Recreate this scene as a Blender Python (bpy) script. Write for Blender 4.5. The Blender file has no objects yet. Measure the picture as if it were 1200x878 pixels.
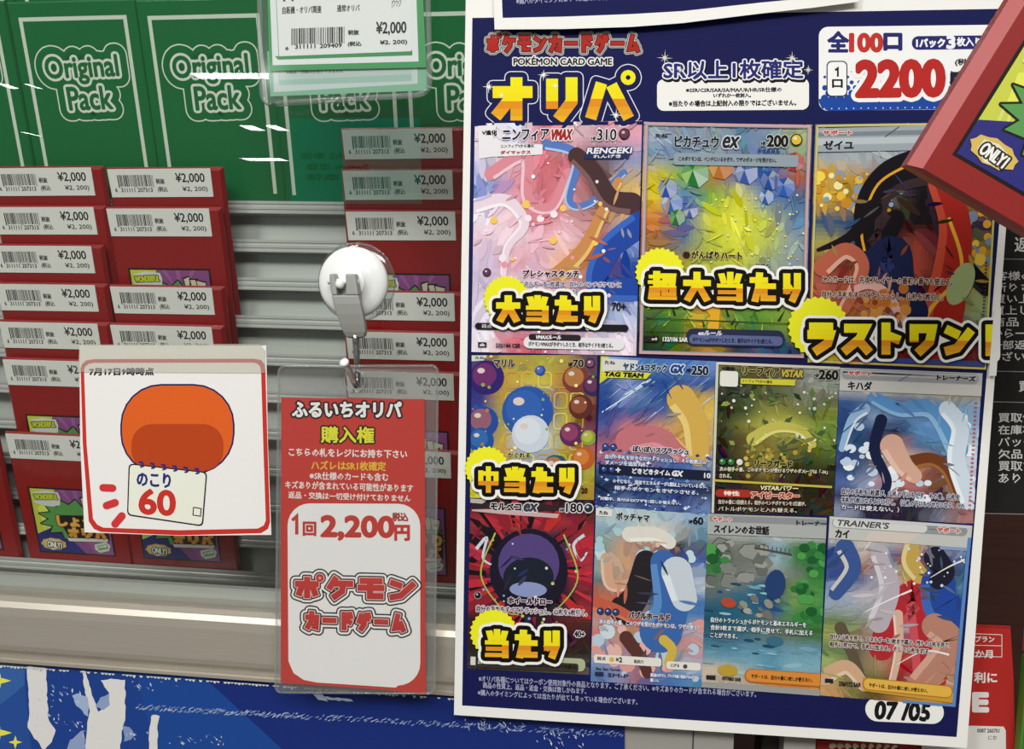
import bpy, bmesh, math, random
from mathutils import Vector, Matrix
from mathutils.geometry import tessellate_polygon

# ------------------------------------------------------------------ camera
scene = bpy.context.scene
COL = scene.collection
F_PX, CX, CY = 1100.0, 600.0, 439.0
DIST = 0.545


def _n(v):
    return v.normalized()


_zdown = _n(Vector((-218, 10500, F_PX)))
_xl = Vector((-9200, -289, F_PX))
_xl = _n(_xl - _zdown * _xl.dot(_zdown))
XW = -_xl                 # world axes seen from the camera (image right, image down, forward)
ZW = -_zdown
YW = ZW.cross(XW)


def c2w(v):
    return Vector((v.dot(XW), v.dot(YW), v.dot(ZW)))


CAM = c2w(Vector((0, 0, -DIST)))
cam_data = bpy.data.cameras.new('camera')
cam = bpy.data.objects.new('camera', cam_data)
COL.objects.link(cam)
cam_data.sensor_fit = 'HORIZONTAL'
cam_data.sensor_width = 36.0
cam_data.lens = F_PX / 1200.0 * 36.0
cam_data.clip_start = 0.01
cam_data.clip_end = 60
_r, _u, _f = c2w(Vector((1, 0, 0))), c2w(Vector((0, -1, 0))), c2w(Vector((0, 0, 1)))
cam.matrix_world = Matrix(((_r.x, _u.x, -_f.x, CAM.x), (_r.y, _u.y, -_f.y, CAM.y), (_r.z, _u.z, -_f.z, CAM.z), (0, 0, 0, 1)))
scene.camera = cam


def ray(px, py):
    return c2w(Vector(((px - CX) / F_PX, (py - CY) / F_PX, 1.0)))


def P(px, py, Y=0.0):
    """the point on the plane y = Y that the photograph shows at this pixel"""
    d = ray(px, py)
    return CAM + d * ((Y - CAM.y) / d.y)


# ------------------------------------------------------------------ view, world, lights
vs = scene.view_settings
vs.view_transform = 'Standard'
vs.look = 'None'
vs.gamma = 1.0
vs.use_curve_mapping = False
vs.exposure = 0.0
scene.cycles.max_bounces = 10
scene.cycles.transparent_max_bounces = 24
scene.cycles.caustics_reflective = False
scene.cycles.caustics_refractive = False

world = bpy.data.worlds.new('shop_air')
scene.world = world
world.use_nodes = True
bgn = world.node_tree.nodes['Background']
bgn.inputs[0].default_value = (1.0, 0.98, 0.96, 1)
bgn.inputs[1].default_value = 0.14


def area(name, loc, target, sx, sy, power, col=(1, 1, 1)):
    d = bpy.data.lights.new(name, 'AREA')
    d.shape = 'RECTANGLE'
    d.size, d.size_y, d.energy, d.color = sx, sy, power, col
    o = bpy.data.objects.new(name, d)
    COL.objects.link(o)
    o.location = loc
    o.rotation_euler = (Vector(target) - Vector(loc)).to_track_quat('-Z', 'Y').to_euler()
    return o


area('ceiling_lamp', (0.25, -2.0, 1.45), (0, 0, 0), 1.6, 0.5, 47, (1.0, 0.99, 0.97))
area('ceiling_lamp', (-1.1, -1.7, 1.75), (-.2, 0, 0), 0.5, 1.2, 28, (1.0, 0.99, 0.97))
area('ceiling_lamp', (-0.15, -0.12, 0.95), (-0.15, 0.06, 0.0), 0.9, 0.10, 1.3, (1.0, 0.98, 0.94))


def reflected_lamp(px0, px1, py, h, width, radiance):
    """a ceiling tube far behind the photographer, seen mirrored in the glass door"""
    pts = []
    for px in (px0, px1):
        d = ray(px, py)
        q = CAM + d * (-CAM.y / d.y)
        d = Vector((d.x, -d.y, d.z))
        pts.append(q + d * ((h - q.z) / d.z))
    a, b = pts
    m = (a + b) / 2
    L = (b - a).length
    d = bpy.data.lights.new('ceiling_tube', 'AREA')
    d.shape = 'RECTANGLE'
    d.size, d.size_y = L, width
    d.energy = radiance * math.pi * L * width
    o = bpy.data.objects.new('ceiling_tube', d)
    COL.objects.link(o)
    x = (b - a).normalized()
    z = Vector((0, 0, 1))
    y = z.cross(x).normalized()
    z = x.cross(y)
    o.matrix_world = Matrix(((x.x, y.x, z.x, m.x), (x.y, y.y, z.y, m.y), (x.z, y.z, z.z, m.z), (0, 0, 0, 1)))


for a_, b_, y_, w_ in ((228, 334, 89, .20), (287, 303, 150, .34), (318, 331, 150, .34), (286, 333, 187, .30), (439, 448, 147, .4), (452, 458, 147, .4), (441, 457, 186, .5), (4, 14, 101, .2), (36, 41, 101, .2), (34, 38, 157, .3)):
    reflected_lamp(a_, b_, y_, 1.5, w_, 22)

# ------------------------------------------------------------------ colours and materials


def lin(h):
    if not isinstance(h, str):
        return h
    h = h.lstrip('#')
    r = []
    for i in (0, 2, 4):
        c = int(h[i:i + 2], 16) / 255.0
        r.append(c / 12.92 if c <= 0.04045 else ((c + 0.055) / 1.055) ** 2.4)
    return tuple(r)


def nodes(name):
    m = bpy.data.materials.new(name)
    m.use_nodes = True
    return m, m.node_tree.nodes, m.node_tree.links, m.node_tree.nodes['Principled BSDF']


def ink(name, rough=0.5, coat=0.0, bump=0.0, bscale=60.0, spec=0.35, coat_rough=0.15):
    """printed surface: the ink colour comes from the print's colour attribute"""
    m, N, L, b = nodes(name)
    a = N.new('ShaderNodeVertexColor')
    a.layer_name = 'Col'
    L.new(a.outputs[0], b.inputs['Base Color'])
    b.inputs['Roughness'].default_value = rough
    b.inputs['Specular IOR Level'].default_value = spec
    b.inputs['Coat Weight'].default_value = coat
    b.inputs['Coat Roughness'].default_value = coat_rough
    if bump:
        t = N.new('ShaderNodeTexNoise')
        t.inputs['Scale'].default_value = bscale
        t.inputs['Detail'].default_value = 3
        tc = N.new('ShaderNodeTexCoord')
        L.new(tc.outputs['Object'], t.inputs['Vector'])
        bp = N.new('ShaderNodeBump')
        bp.inputs['Strength'].default_value = bump
        bp.inputs['Distance'].default_value = 0.002
        L.new(t.outputs[0], bp.inputs['Height'])
        L.new(bp.outputs[0], b.inputs['Normal' if not coat else 'Coat Normal'])
    return m


def metal(name, col, rough, metallic=1.0):
    m, N, L, b = nodes(name)
    b.inputs['Metallic'].default_value = metallic
    b.inputs['Roughness'].default_value = rough
    t = N.new('ShaderNodeTexNoise')
    t.inputs['Scale'].default_value = 40
    t.inputs['Detail'].default_value = 6
    tc = N.new('ShaderNodeTexCoord')
    mp = N.new('ShaderNodeMapping')
    mp.inputs['Scale'].default_value = (0.6, 20, 40)
    L.new(tc.outputs['Object'], mp.inputs[0])
    L.new(mp.outputs[0], t.inputs['Vector'])
    r = N.new('ShaderNodeMapRange')
    r.inputs['To Min'].default_value = 0.86
    r.inputs['To Max'].default_value = 1.1
    L.new(t.outputs[0], r.inputs['Value'])
    mx = N.new('ShaderNodeVectorMath')
    mx.operation = 'SCALE'
    mx.inputs[0].default_value = lin(col)
    L.new(r.outputs[0], mx.inputs['Scale'])
    L.new(mx.outputs[0], b.inputs['Base Color'])
    return m


def solid(name, col, rough=0.5, coat=0.0, noise=0.0, scale=30.0, metallic=0.0):
    m, N, L, b = nodes(name)
    b.inputs['Roughness'].default_value = rough
    b.inputs['Coat Weight'].default_value = coat
    b.inputs['Metallic'].default_value = metallic
    t = N.new('ShaderNodeTexNoise')
    t.inputs['Scale'].default_value = scale
    tc = N.new('ShaderNodeTexCoord')
    L.new(tc.outputs['Object'], t.inputs['Vector'])
    r = N.new('ShaderNodeMapRange')
    r.inputs['To Min'].default_value = 1 - noise
    r.inputs['To Max'].default_value = 1 + noise
    L.new(t.outputs[0], r.inputs['Value'])
    mx = N.new('ShaderNodeVectorMath')
    mx.operation = 'SCALE'
    mx.inputs[0].default_value = lin(col)
    L.new(r.outputs[0], mx.inputs['Scale'])
    L.new(mx.outputs[0], b.inputs['Base Color'])
    return m


def clear(name, tint, haze, gloss=1.0, rough=0.03, hazecol=(0.8, 0.82, 0.82)):
    """clear sheet: see-through, fresnel reflection, a little milky haze"""
    m = bpy.data.materials.new(name)
    m.use_nodes = True
    N, L = m.node_tree.nodes, m.node_tree.links
    N.remove(N['Principled BSDF'])
    out = N['Material Output']
    tr = N.new('ShaderNodeBsdfTransparent')
    tr.inputs[0].default_value = (*tint, 1)
    df = N.new('ShaderNodeBsdfDiffuse')
    df.inputs[0].default_value = (*hazecol, 1)
    gl = N.new('ShaderNodeBsdfGlossy')
    gl.inputs['Roughness'].default_value = rough
    lw = N.new('ShaderNodeLayerWeight')      # facing is symmetric, so a thin sheet lets light out as it lets it in
    lw.inputs[0].default_value = 0.5
    pw = N.new('ShaderNodeMath')
    pw.operation = 'POWER'
    pw.inputs[1].default_value = 5.0
    L.new(lw.outputs['Facing'], pw.inputs[0])
    mu = N.new('ShaderNodeMath')
    mu.operation = 'MULTIPLY_ADD'
    mu.inputs[1].default_value = 0.9 * gloss
    mu.inputs[2].default_value = 0.04 * gloss
    L.new(pw.outputs[0], mu.inputs[0])
    m1 = N.new('ShaderNodeMixShader')
    m1.inputs[0].default_value = haze
    L.new(tr.outputs[0], m1.inputs[1])
    L.new(df.outputs[0], m1.inputs[2])
    m2 = N.new('ShaderNodeMixShader')
    L.new(mu.outputs[0], m2.inputs[0])
    L.new(m1.outputs[0], m2.inputs[1])
    L.new(gl.outputs[0], m2.inputs[2])
    L.new(m2.outputs[0], out.inputs[0])
    return m


M_PAPER = ink('printed_paper', 0.62, 0.0, spec=0.08)
M_GLOSSY = ink('printed_gloss_paper', 0.42, 0.0, spec=0.2)
M_LABEL = ink('sticker_paper', 0.5)
M_PACK = ink('shrink_wrapped_board', 0.42, 0.55, 0.55, 38, 0.35, 0.12)
M_SAMPLE = ink('printed_board', 0.42, 0.2, 0, 38, 0.35, 0.3)
M_ALU = metal('brushed_aluminium', '#BDB5A8', 0.40, 0.5)
M_SLAT = metal('slat_aluminium', '#C3C4BF', 0.40, 0.35)
M_STEEL = metal('chrome_steel', '#D8D8D6', 0.14)
M_GLASS = clear('door_glass', (0.97, 0.985, 0.975), 0.0, 1.0, 0.0)
M_SLEEVE = clear('clear_vinyl', (0.97, 0.972, 0.97), 0.15, 0.5, 0.1, (0.42, 0.43, 0.42))
M_SLEEVE_F = clear('clear_vinyl_front', (0.985, 0.985, 0.985), 0.02, 0.5, 0.1, (0.42, 0.43, 0.42))
M_HOLDER = clear('clear_acrylic', (0.97, 0.98, 0.975), 0.02, 0.6, 0.08)
M_RIM = clear('clear_welded_vinyl', (0.9, 0.92, 0.91), 0.16, 1.0, 0.1, (0.6, 0.62, 0.6))
M_CUP = clear('clear_suction_vinyl', (0.9, 0.92, 0.92), 0.04, 1.5, 0.06)
M_TAPE = clear('matte_tape', (0.93, 0.93, 0.89), 0.30, 0.5, 0.3, (0.66, 0.65, 0.58))
M_WHITEP = solid('white_plastic', '#F0F1EE', 0.22, 0.3)
M_GREYP = solid('grey_plastic', '#8F908A', 0.38, 0.0, 0.05, 90)
M_GREYPANEL = solid('grey_panel_paint', '#9C9A92', 0.5, 0, 0.04)
M_DARK = solid('dark_gap_fill', '#26211C', 0.6, 0, 0.1)
M_EDGE = solid('cut_board', '#8E1F1A', 0.55, 0, 0.06)


def wood():
    m, N, L, b = nodes('dark_wood')
    tc = N.new('ShaderNodeTexCoord')
    mp = N.new('ShaderNodeMapping')
    mp.inputs['Scale'].default_value = (3, 3, 60)
    t = N.new('ShaderNodeTexNoise')
    t.inputs['Scale'].default_value = 3
    t.inputs['Detail'].default_value = 8
    L.new(tc.outputs['Object'], mp.inputs[0])
    L.new(mp.outputs[0], t.inputs['Vector'])
    cr = N.new('ShaderNodeValToRGB')
    cr.color_ramp.elements[0].color = (*lin('#2A130D'), 1)
    cr.color_ramp.elements[1].color = (*lin('#4A2418'), 1)
    L.new(t.outputs[0], cr.inputs[0])
    L.new(cr.outputs[0], b.inputs['Base Color'])
    b.inputs['Roughness'].default_value = 0.45
    return m


M_WOOD = wood()

# ------------------------------------------------------------------ scene objects


def thing(name, label, cat, loc, group=None):
    o = bpy.data.objects.new(name, None)
    o.empty_display_size = 0.02
    COL.objects.link(o)
    o.location = loc
    o['label'] = label
    o['category'] = cat
    if group:
        o['group'] = group
    return o


def tag(o, label, cat, group=None):
    o['label'] = label
    o['category'] = cat
    if group:
        o['group'] = group
    return o


def mesh_obj(name, bm, mats, parent=None, loc=None, smooth=False, label=None):
    me = bpy.data.meshes.new(name)
    bm.to_mesh(me)
    bm.free()
    if not isinstance(mats, (list, tuple)):
        mats = [mats]
    for m in mats:
        me.materials.append(m)
    if smooth:
        for p in me.polygons:
            p.use_smooth = True
    o = bpy.data.objects.new(name, me)
    COL.objects.link(o)
    if parent:
        o.parent = parent
    if loc is not None:
        o.location = loc
    if label:
        o['label'] = label
    return o


# ------------------------------------------------------------------ flat printing
_fc = bpy.data.curves.new('lettering', 'FONT')
_fo = bpy.data.objects.new('lettering', _fc)
_gcache = {}


def glyph_mesh(s, res=2):
    """triangles and boundary edges of a line of lettering, bounding box scaled to 0..1 (y down)"""
    k = (s, res)
    if k not in _gcache:
        _fc.resolution_u = res
        _fc.body = s
        m = _fo.to_mesh()
        vv = [(v.co.x, v.co.y) for v in m.vertices]
        ff = [tuple(p.vertices) for p in m.polygons]
        _fo.to_mesh_clear()
        x0, x1 = min(v[0] for v in vv), max(v[0] for v in vv)
        y0, y1 = min(v[1] for v in vv), max(v[1] for v in vv)
        dx, dy = max(x1 - x0, 1e-6), max(y1 - y0, 1e-6)
        vv = [((x - x0) / dx, (y1 - y) / dy) for x, y in vv]
        cnt = {}
        for f in ff:
            for i in range(len(f)):
                e = (f[i], f[(i + 1) % len(f)])
                key = (min(e), max(e))
                cnt[key] = cnt.get(key, 0) + 1
        ee = [e for e, c in cnt.items() if c == 1]
        par = list(range(len(vv)))

        def root(i):
            while par[i] != i:
                par[i] = par[par[i]]
                i = par[i]
            return i
        for f in ff:
            for i in f[1:]:
                par[root(i)] = root(f[0])
        isl = {}
        for f in ff:
            isl.setdefault(root(f[0]), ([], []))[0].append(f)
        for e in ee:
            isl[root(e[0])][1].append(e)
        _gcache[k] = (vv, ff, ee, list(isl.values()))
    return _gcache[k]


def clip_poly(pts, quad):
    """keep the part of a polygon inside a convex outline"""
    def area2(q):
        return sum(q[i][0] * q[(i + 1) % len(q)][1] - q[(i + 1) % len(q)][0] * q[i][1] for i in range(len(q)))
    s = 1 if area2(quad) > 0 else -1
    out = list(pts)
    for i in range(len(quad)):
        a, b = quad[i], quad[(i + 1) % len(quad)]

        def side(p):
            return s * ((b[0] - a[0]) * (p[1] - a[1]) - (b[1] - a[1]) * (p[0] - a[0]))
        inp, out = out, []
        for j in range(len(inp)):
            p, q = inp[j], inp[(j + 1) % len(inp)]
            dp, dq = side(p), side(q)
            if dp >= 0:
                out.append(p)
            if dp * dq < 0:
                t = dp / (dp - dq)
                out.append((p[0] + (q[0] - p[0]) * t, p[1] + (q[1] - p[1]) * t))
        if not out:
            return []
    return out


# straight-stroke display lettering: strokes in a unit box, y down
GL = {
    'オ': [[(.02, .30), (.98, .30)], [(.62, 0), (.62, 1)], [(.56, .34), (.06, .92)]],
    'リ': [[(.08, .04), (.08, .66)], [(.92, .0), (.92, .58), (.45, 1)]],
    'パ': [[(.26, .26), (.06, .98)], [(.58, .30), (.90, .98)], 'o.84,.12'],
    '大': [[(.0, .36), (1, .36)], [(.5, 0), (.5, .40), (.10, 1)], [(.5, .36), (.92, 1)]],
    '当': [[(.5, 0), (.5, .40)], [(.10, .06), (.20, .32)], [(.90, .06), (.80, .32)], [(.0, .46), (.93, .46), (.93, 1)], [(.04, .70), (.9, .70)], [(.0, .94), (.9, .94)]],
    'た': [[(0, .22), (.62, .22)], [(.34, 0), (.30, .5), (.14, 1)], [(.56, .46), (1, .46)], [(.56, .66), (.56, .94), (1, .94)]],
    'り': [[(.12, .02), (.12, .66)], [(.12, .62), (.34, .52)], [(.82, 0), (.82, .56), (.52, 1)]],
    '超': [[(.04, .16), (.48, .16)], [(.0, .36), (.50, .36)], [(.26, 0), (.26, .92)], [(.26, .60), (.48, .60)], [(.10, .56), (.04, .94)], [(.06, .94), (1, .94)],
          [(.54, .10), (.94, .10), (.90, .46)], [(.72, .10), (.56, .48)], [(.60, .56), (.94, .56), (.94, .80), (.60, .80), (.60, .52)]],
    '中': [[(.06, .24), (.94, .24), (.94, .66), (.06, .66), (.06, .18)], [(.5, 0), (.5, 1)]],
    'ラ': [[(.08, .06), (.90, .06)], [(.0, .36), (.92, .36), (.80, .70), (.30, .98)]],
    'ス': [[(.08, .10), (.86, .10), (.62, .52), (.02, .96)], [(.58, .58), (.96, .96)]],
    'ト': [[(.24, 0), (.24, 1)], [(.24, .36), (.90, .52)]],
    'ワ': [[(.08, .50), (.08, .10), (.94, .10), (.82, .62), (.36, .98)]],
    'ン': [[(.06, .16), (.40, .30)], [(.04, .96), (.44, .86), (.98, .24)]],
    '!': [[(.5, 0), (.5, .66)], [(.5, .84), (.5, 1)]],
    'ポ': [[(.0, .32), (.86, .32)], [(.44, .04), (.44, .98)], [(.18, .5), (.08, .86)], [(.70, .5), (.80, .86)], 'o.90,.10'],
    'ケ': [[(.30, 0), (.06, .48)], [(.22, .26), (1, .26)], [(.66, .28), (.60, .70), (.26, 1)]],
    'モ': [[(.10, .08), (.92, .08)], [(.0, .46), (1, .46)], [(.46, .08), (.46, .92), (.96, .92)]],
    'カ': [[(.0, .30), (.94, .30), (.88, .96), (.66, .92)], [(.46, 0), (.40, .56), (.06, 1)]],
    'ー': [[(.0, .48), (1, .48)]],
    'ド': [[(.24, 0), (.24, 1)], [(.24, .36), (.84, .58)], [(.58, .02), (.66, .24)], [(.82, .0), (.90, .22)]],
    'ゲ': [[(.26, .06), (.04, .52)], [(.18, .30), (.92, .30)], [(.58, .32), (.52, .72), (.22, 1)], [(.72, .0), (.78, .18)], [(.92, .0), (.98, .18)]],
    'ム': [[(.44, 0), (.14, .90), (.94, .82)], [(.70, .52), (.98, 1)]],
}


TX = {'中': .72, '当': .9}
TY = {'当': .56, '超': .50, '大': .86, 'た': .80, '中': .62}


def stroke_polys(pts, t):
    """a polyline of width t as one quad per segment, mitred at the bends"""
    n = len(pts)
    offs = []
    for i in range(n):
        ds = []
        if i > 0:
            ds.append((Vector(pts[i]) - Vector(pts[i - 1])).normalized())
        if i < n - 1:
            ds.append((Vector(pts[i + 1]) - Vector(pts[i])).normalized())
        nn = [Vector((-d.y, d.x)) for d in ds]
        m = sum(nn, Vector((0, 0)))
        if m.length < 1e-6:
            m = nn[0]
        m.normalize()
        k = max(0.45, m.dot(nn[0]))
        offs.append(m * (t / 2 / k))
    out = []
    for i in range(n - 1):
        a, b = Vector(pts[i]), Vector(pts[i + 1])
        out.append([tuple(a + offs[i]), tuple(b + offs[i + 1]), tuple(b - offs[i + 1]), tuple(a - offs[i])])
    return out


LEVEL = 3.5e-7


class Sheet:
    """collects flat printed shapes on one plane and links them as ONE mesh"""

    def __init__(s, at, clip=None, step=4e-6):
        s.at = at              # (u, v, height) -> Vector
        s.faces = []
        s.h = 0.0
        s.step = step
        s.clip = clip

    def up(s, k=1):
        s.h += s.step * k

    def raw(s, pts, col):
        if s.clip and not all(0 <= q[0] <= s.clip[2][0] and 0 <= q[1] <= s.clip[2][1] for q in pts):
            pts = clip_poly(pts, s.clip)
        if len(pts) >= 3:
            s.faces.append(([(p[0], p[1], s.h) for p in pts], col))

    def poly(s, pts, col):
        s.up()
        s.raw(pts, col)

    def rect(s, x0, y0, x1, y1, col, slope=0.0):
        k = (x1 - x0) * slope
        s.poly([(x0, y0), (x1, y0 + k), (x1, y1 + k), (x0, y1)], col)

    def rrect_pts(s, x0, y0, x1, y1, r, slope=0.0, n=6, skew=0.0):
        pts = []
        for cx, cy, a0 in ((x1 - r, y0 + r, -90), (x1 - r, y1 - r, 0), (x0 + r, y1 - r, 90), (x0 + r, y0 + r, 180)):
            for i in range(n + 1):
                a = math.radians(a0 + 90 * i / n)
                pts.append((cx + r * math.cos(a), cy + r * math.sin(a)))
        return [(x + skew * (y1 - y), y + slope * (x - x0)) for x, y in pts]

    def rrect(s, x0, y0, x1, y1, r, col, slope=0.0, skew=0.0):
        s.poly(s.rrect_pts(x0, y0, x1, y1, r, slope, 6, skew), col)

    def ell(s, cx, cy, rx, ry, col, rot=0.0, n=22):
        s.up()
        c, k = math.cos(rot), math.sin(rot)
        pts = []
        for i in range(n):
            a = 2 * math.pi * i / n
            x, y = rx * math.cos(a), ry * math.sin(a)
            pts.append((cx + x * c - y * k, cy + x * k + y * c))
        s.raw(pts, col)

    def star(s, cx, cy, r0, r1, n, col, rot=0.0):
        """spiky outline as a fan of triangles"""
        s.up()
        pts = []
        for i in range(2 * n):
            a = rot + math.pi * i / n
            r = r0 if i % 2 == 0 else r1
            pts.append((cx + r * math.cos(a), cy + r * math.sin(a)))
        for i in range(2 * n):
            s.raw([(cx, cy), pts[i], pts[(i + 1) % (2 * n)]], col)

    def fan(s, c, pts, col):
        s.up()
        for i in range(len(pts)):
            s.raw([c, pts[i], pts[(i + 1) % len(pts)]], col)

    def line(s, pts, w, col, closed=False):
        s.up()
        pts = list(pts)
        if closed:
            pts.append(pts[0])
        for q in stroke_polys(pts, w):
            s.raw(q, col)

    def band(s, segs, r, n=7):
        """rounded band of half width r along every segment, as polygons"""
        out, seen = [], set()
        ext = r * .45 if n <= 5 else 0.0
        for a, b in segs:
            d = Vector((b[0] - a[0], b[1] - a[1]))
            if d.length > r * .04:
                d.normalize()
                nx, ny = -d.y * r, d.x * r
                ex, ey = d.x * ext, d.y * ext
                out.append([(a[0] + nx - ex, a[1] + ny - ey), (b[0] + nx + ex, b[1] + ny + ey), (b[0] - nx + ex, b[1] - ny + ey), (a[0] - nx - ex, a[1] - ny - ey)])
            if n <= 5:
                continue
            for p in (a, b):
                g_ = (7.0 if r > 3 else 2.6) / r
                k = (round(p[0] * g_), round(p[1] * g_))
                if k not in seen:
                    seen.add(k)
                    out.append([(p[0] + r * math.cos(2 * math.pi * i / n), p[1] + r * math.sin(2 * math.pi * i / n)) for i in range(n)])
        return out

    def outline(s, segs, r, col, n=7):
        s.many(s.band(segs, r, n), col)

    def many(s, polys, col):
        """overlapping pieces of one colour, each a hair above the last so that none coincide"""
        h0 = s.h
        for k, q in enumerate(polys):
            s.h = h0 + LEVEL * ((k * 7) % 24)
            s.raw(q, col)
        s.h = h0 + LEVEL * 25

    def text(s, body, x0, y0, x1, y1, col, bold=0.0, strokes=(), slope=0.0, shear=0.0, res=2):
        """lettering fitted to a box; strokes = [(radius, colour), ...] widest first"""
        if all(ord(ch) < 0x300 for ch in body):
            res = 4 if y1 - y0 > 6 else 2
        elif (y1 - y0) < 12:
            res = 1
        vv, ff, ee, asp = glyph_mesh(body, res)
        q = []
        for gx, gy in vv:
            x = x0 + gx * (x1 - x0)
            y = y0 + gy * (y1 - y0)
            q.append((x + shear * (y1 - y), y + slope * (x - x0)))
        for r, c in list(strokes) + [(0, col)]:
            rr = r + bold
            n = 5 if rr < 1.35 else (7 if rr < 3 else (12 if rr < 5 else 22))
            if rr > 0:
                s.many(s.band([(q[a], q[b]) for a, b in ee], rr, n), c)
            for f in ff:
                s.raw([q[i] for i in f], c)
            s.h += LEVEL * 2

    def display(s, body, x0, y0, x1, y1, t, bands, strokes=(), slope=0.0, shear=0.0, gap=0.12, widths=None, drop=None):
        """straight-stroke lettering; bands = [(v from, v to, colour top, colour bottom)] in fractions of the height"""
        n = len(body)
        w = widths or [1.0] * n
        tot = sum(w) + gap * (n - 1)
        H = y1 - y0
        polys, segs = [], []
        x = 0.0
        for ch, wi in zip(body, w):
            gx0 = x0 + (x1 - x0) * x / tot
            gw = (x1 - x0) * wi / tot
            x += wi + gap
            for st in GL[ch]:
                if isinstance(st, str):
                    ox, oy = [float(k) for k in st[1:].split(',')]
                    cx, cy = gx0 + ox * gw, y0 + oy * H
                    r = t * 0.66
                    m = [(cx + r * math.cos(i * math.pi / 6), cy + r * math.sin(i * math.pi / 6)) for i in range(12)]
                    k = [(cx + r * .32 * math.cos(i * math.pi / 6), cy + r * .32 * math.sin(i * math.pi / 6)) for i in range(12)]
                    for i in range(12):
                        polys.append([m[i], m[(i + 1) % 12], k[(i + 1) % 12], k[i]])
                    continue
                pts = []
                ky = TY.get(ch, 1.0) / TX.get(ch, 1.0)
                tw = t * TX.get(ch, 1.0)
                for a, b in st:
                    pts.append((gx0 + tw / 2 + a * max(gw - tw, 1e-3), (y0 + tw * ky / 2 + b * (H - tw * ky)) / ky))
                # square the ends
                a, b = Vector(pts[0]), Vector(pts[1])
                pts[0] = tuple(a - (b - a).normalized() * tw * .38)
                a, b = Vector(pts[-1]), Vector(pts[-2])
                pts[-1] = tuple(a - (b - a).normalized() * tw * .38)
                polys += [[(x_, y_ * ky) for x_, y_ in q] for q in stroke_polys(pts, tw)]

        def tr(p):
            return (p[0] + shear * (y1 - p[1]), p[1] + slope * (p[0] - x0))
        for r, c in strokes:
            tp = [[tr(p) for p in q] for q in polys]
            s.many(s.band([(q[i], q[(i + 1) % len(q)]) for q in tp for i in range(len(q))], r, 12), c)
            s.many(tp, c)
        h0 = s.h
        for v0, v1, c0, c1 in bands:
            k = 1 if c0 == c1 else 4
            for i in range(k):
                a = y0 + H * (v0 + (v1 - v0) * i / k)
                b = y0 + H * (v0 + (v1 - v0) * (i + 1) / k)
                f = (i + .5) / k
                cc = tuple(lin(c0)[j] * (1 - f) + lin(c1)[j] * f for j in range(3))
                box = [(-1e4, a), (1e4, a), (1e4, b), (-1e4, b)]
                for m, q in enumerate(polys):
                    z = clip_poly(q, box)
                    if len(z) > 2:
                        s.h = h0 + LEVEL * (m % 24)
                        s.raw([tr(p) for p in z], cc)
        s.h = h0 + LEVEL * 25

    def sub(s, quad, W, H, lift=2, clip=True):
        """a smaller print laid into four corners (tl, tr, br, bl) of this one, with its own W x H coordinates"""
        base = s.h + s.step * lift

        def at(u, v, h):
            a, b = u / W, v / H
            x = (quad[0][0] * (1 - a) + quad[1][0] * a) * (1 - b) + (quad[3][0] * (1 - a) + quad[2][0] * a) * b
            y = (quad[0][1] * (1 - a) + quad[1][1] * a) * (1 - b) + (quad[3][1] * (1 - a) + quad[2][1] * a) * b
            return s.at(x, y, base + h)
        return Sheet(at, [(0, 0), (W, 0), (W, H), (0, H)] if clip else None, s.step)

    def slab(s, pts, col, thick, edge=None):
        """the sheet itself: front outline plus sides and back"""
        s.poly(pts, col)
        h0 = s.h
        e = edge or col
        for i in range(len(pts)):
            a, b = pts[i], pts[(i + 1) % len(pts)]
            s.faces.append(([(a[0], a[1], h0), (a[0], a[1], -thick), (b[0], b[1], -thick), (b[0], b[1], h0)], e))
        s.faces.append(([(p[0], p[1], -thick) for p in reversed(pts)], e))

    def build(s, name, mat, parent=None, origin=None, label=None):
        o3 = Vector(origin) if origin is not None else Vector((0, 0, 0))
        verts, faces, cols = [], [], []
        for pts, col in s.faces:
            i0 = len(verts)
            for u, v, h in pts:
                verts.append(s.at(u, v, h) - o3)
            faces.append(tuple(range(i0, i0 + len(pts))))
            cols.append((lin(col), len(pts)))
        me = bpy.data.meshes.new(name)
        me.from_pydata([tuple(v) for v in verts], [], faces)
        ca = me.color_attributes.new('Col', 'FLOAT_COLOR', 'CORNER')
        buf = []
        for c, n in cols:
            buf += [c[0], c[1], c[2], 1.0] * n
        ca.data.foreach_set('color', buf)
        me.materials.append(mat)
        me.update()
        o = bpy.data.objects.new(name, me)
        COL.objects.link(o)
        if parent:
            o.parent = parent
        if label:
            o['label'] = label
        return o


def on_plane(Y):
    """print laid out on the plane y = Y by where the photograph shows it"""
    def at(u, v, h):
        p = P(u, v, Y)
        p.y -= h
        return p
    return at


def mix(a, b, f):
    a, b = lin(a), lin(b)
    return tuple(a[i] * (1 - f) + b[i] * f for i in range(3))


def barcode(s, x0, y0, x1, y1, col, seed, slope=0.0):
    r = random.Random(seed)
    x = x0
    while x < x1:
        w = (x1 - x0) / 95 * r.choice((1, 1, 2, 2, 3))
        s.raw([(x, y0 + slope * (x - x0)), (min(x + w, x1), y0 + slope * (x + w - x0)), (min(x + w, x1), y1 + slope * (x + w - x0)), (x, y1 + slope * (x - x0))], col)
        x += w + (x1 - x0) / 95 * r.choice((1, 1, 2, 2))


def box_bm(bm, lo, hi):
    v = [bm.verts.new((x, y, z)) for x in (lo[0], hi[0]) for y in (lo[1], hi[1]) for z in (lo[2], hi[2])]
    for f in ((0, 1, 3, 2), (4, 6, 7, 5), (0, 4, 5, 1), (2, 3, 7, 6), (0, 2, 6, 4), (1, 5, 7, 3)):
        bm.faces.new([v[i] for i in f])
    return v


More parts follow.
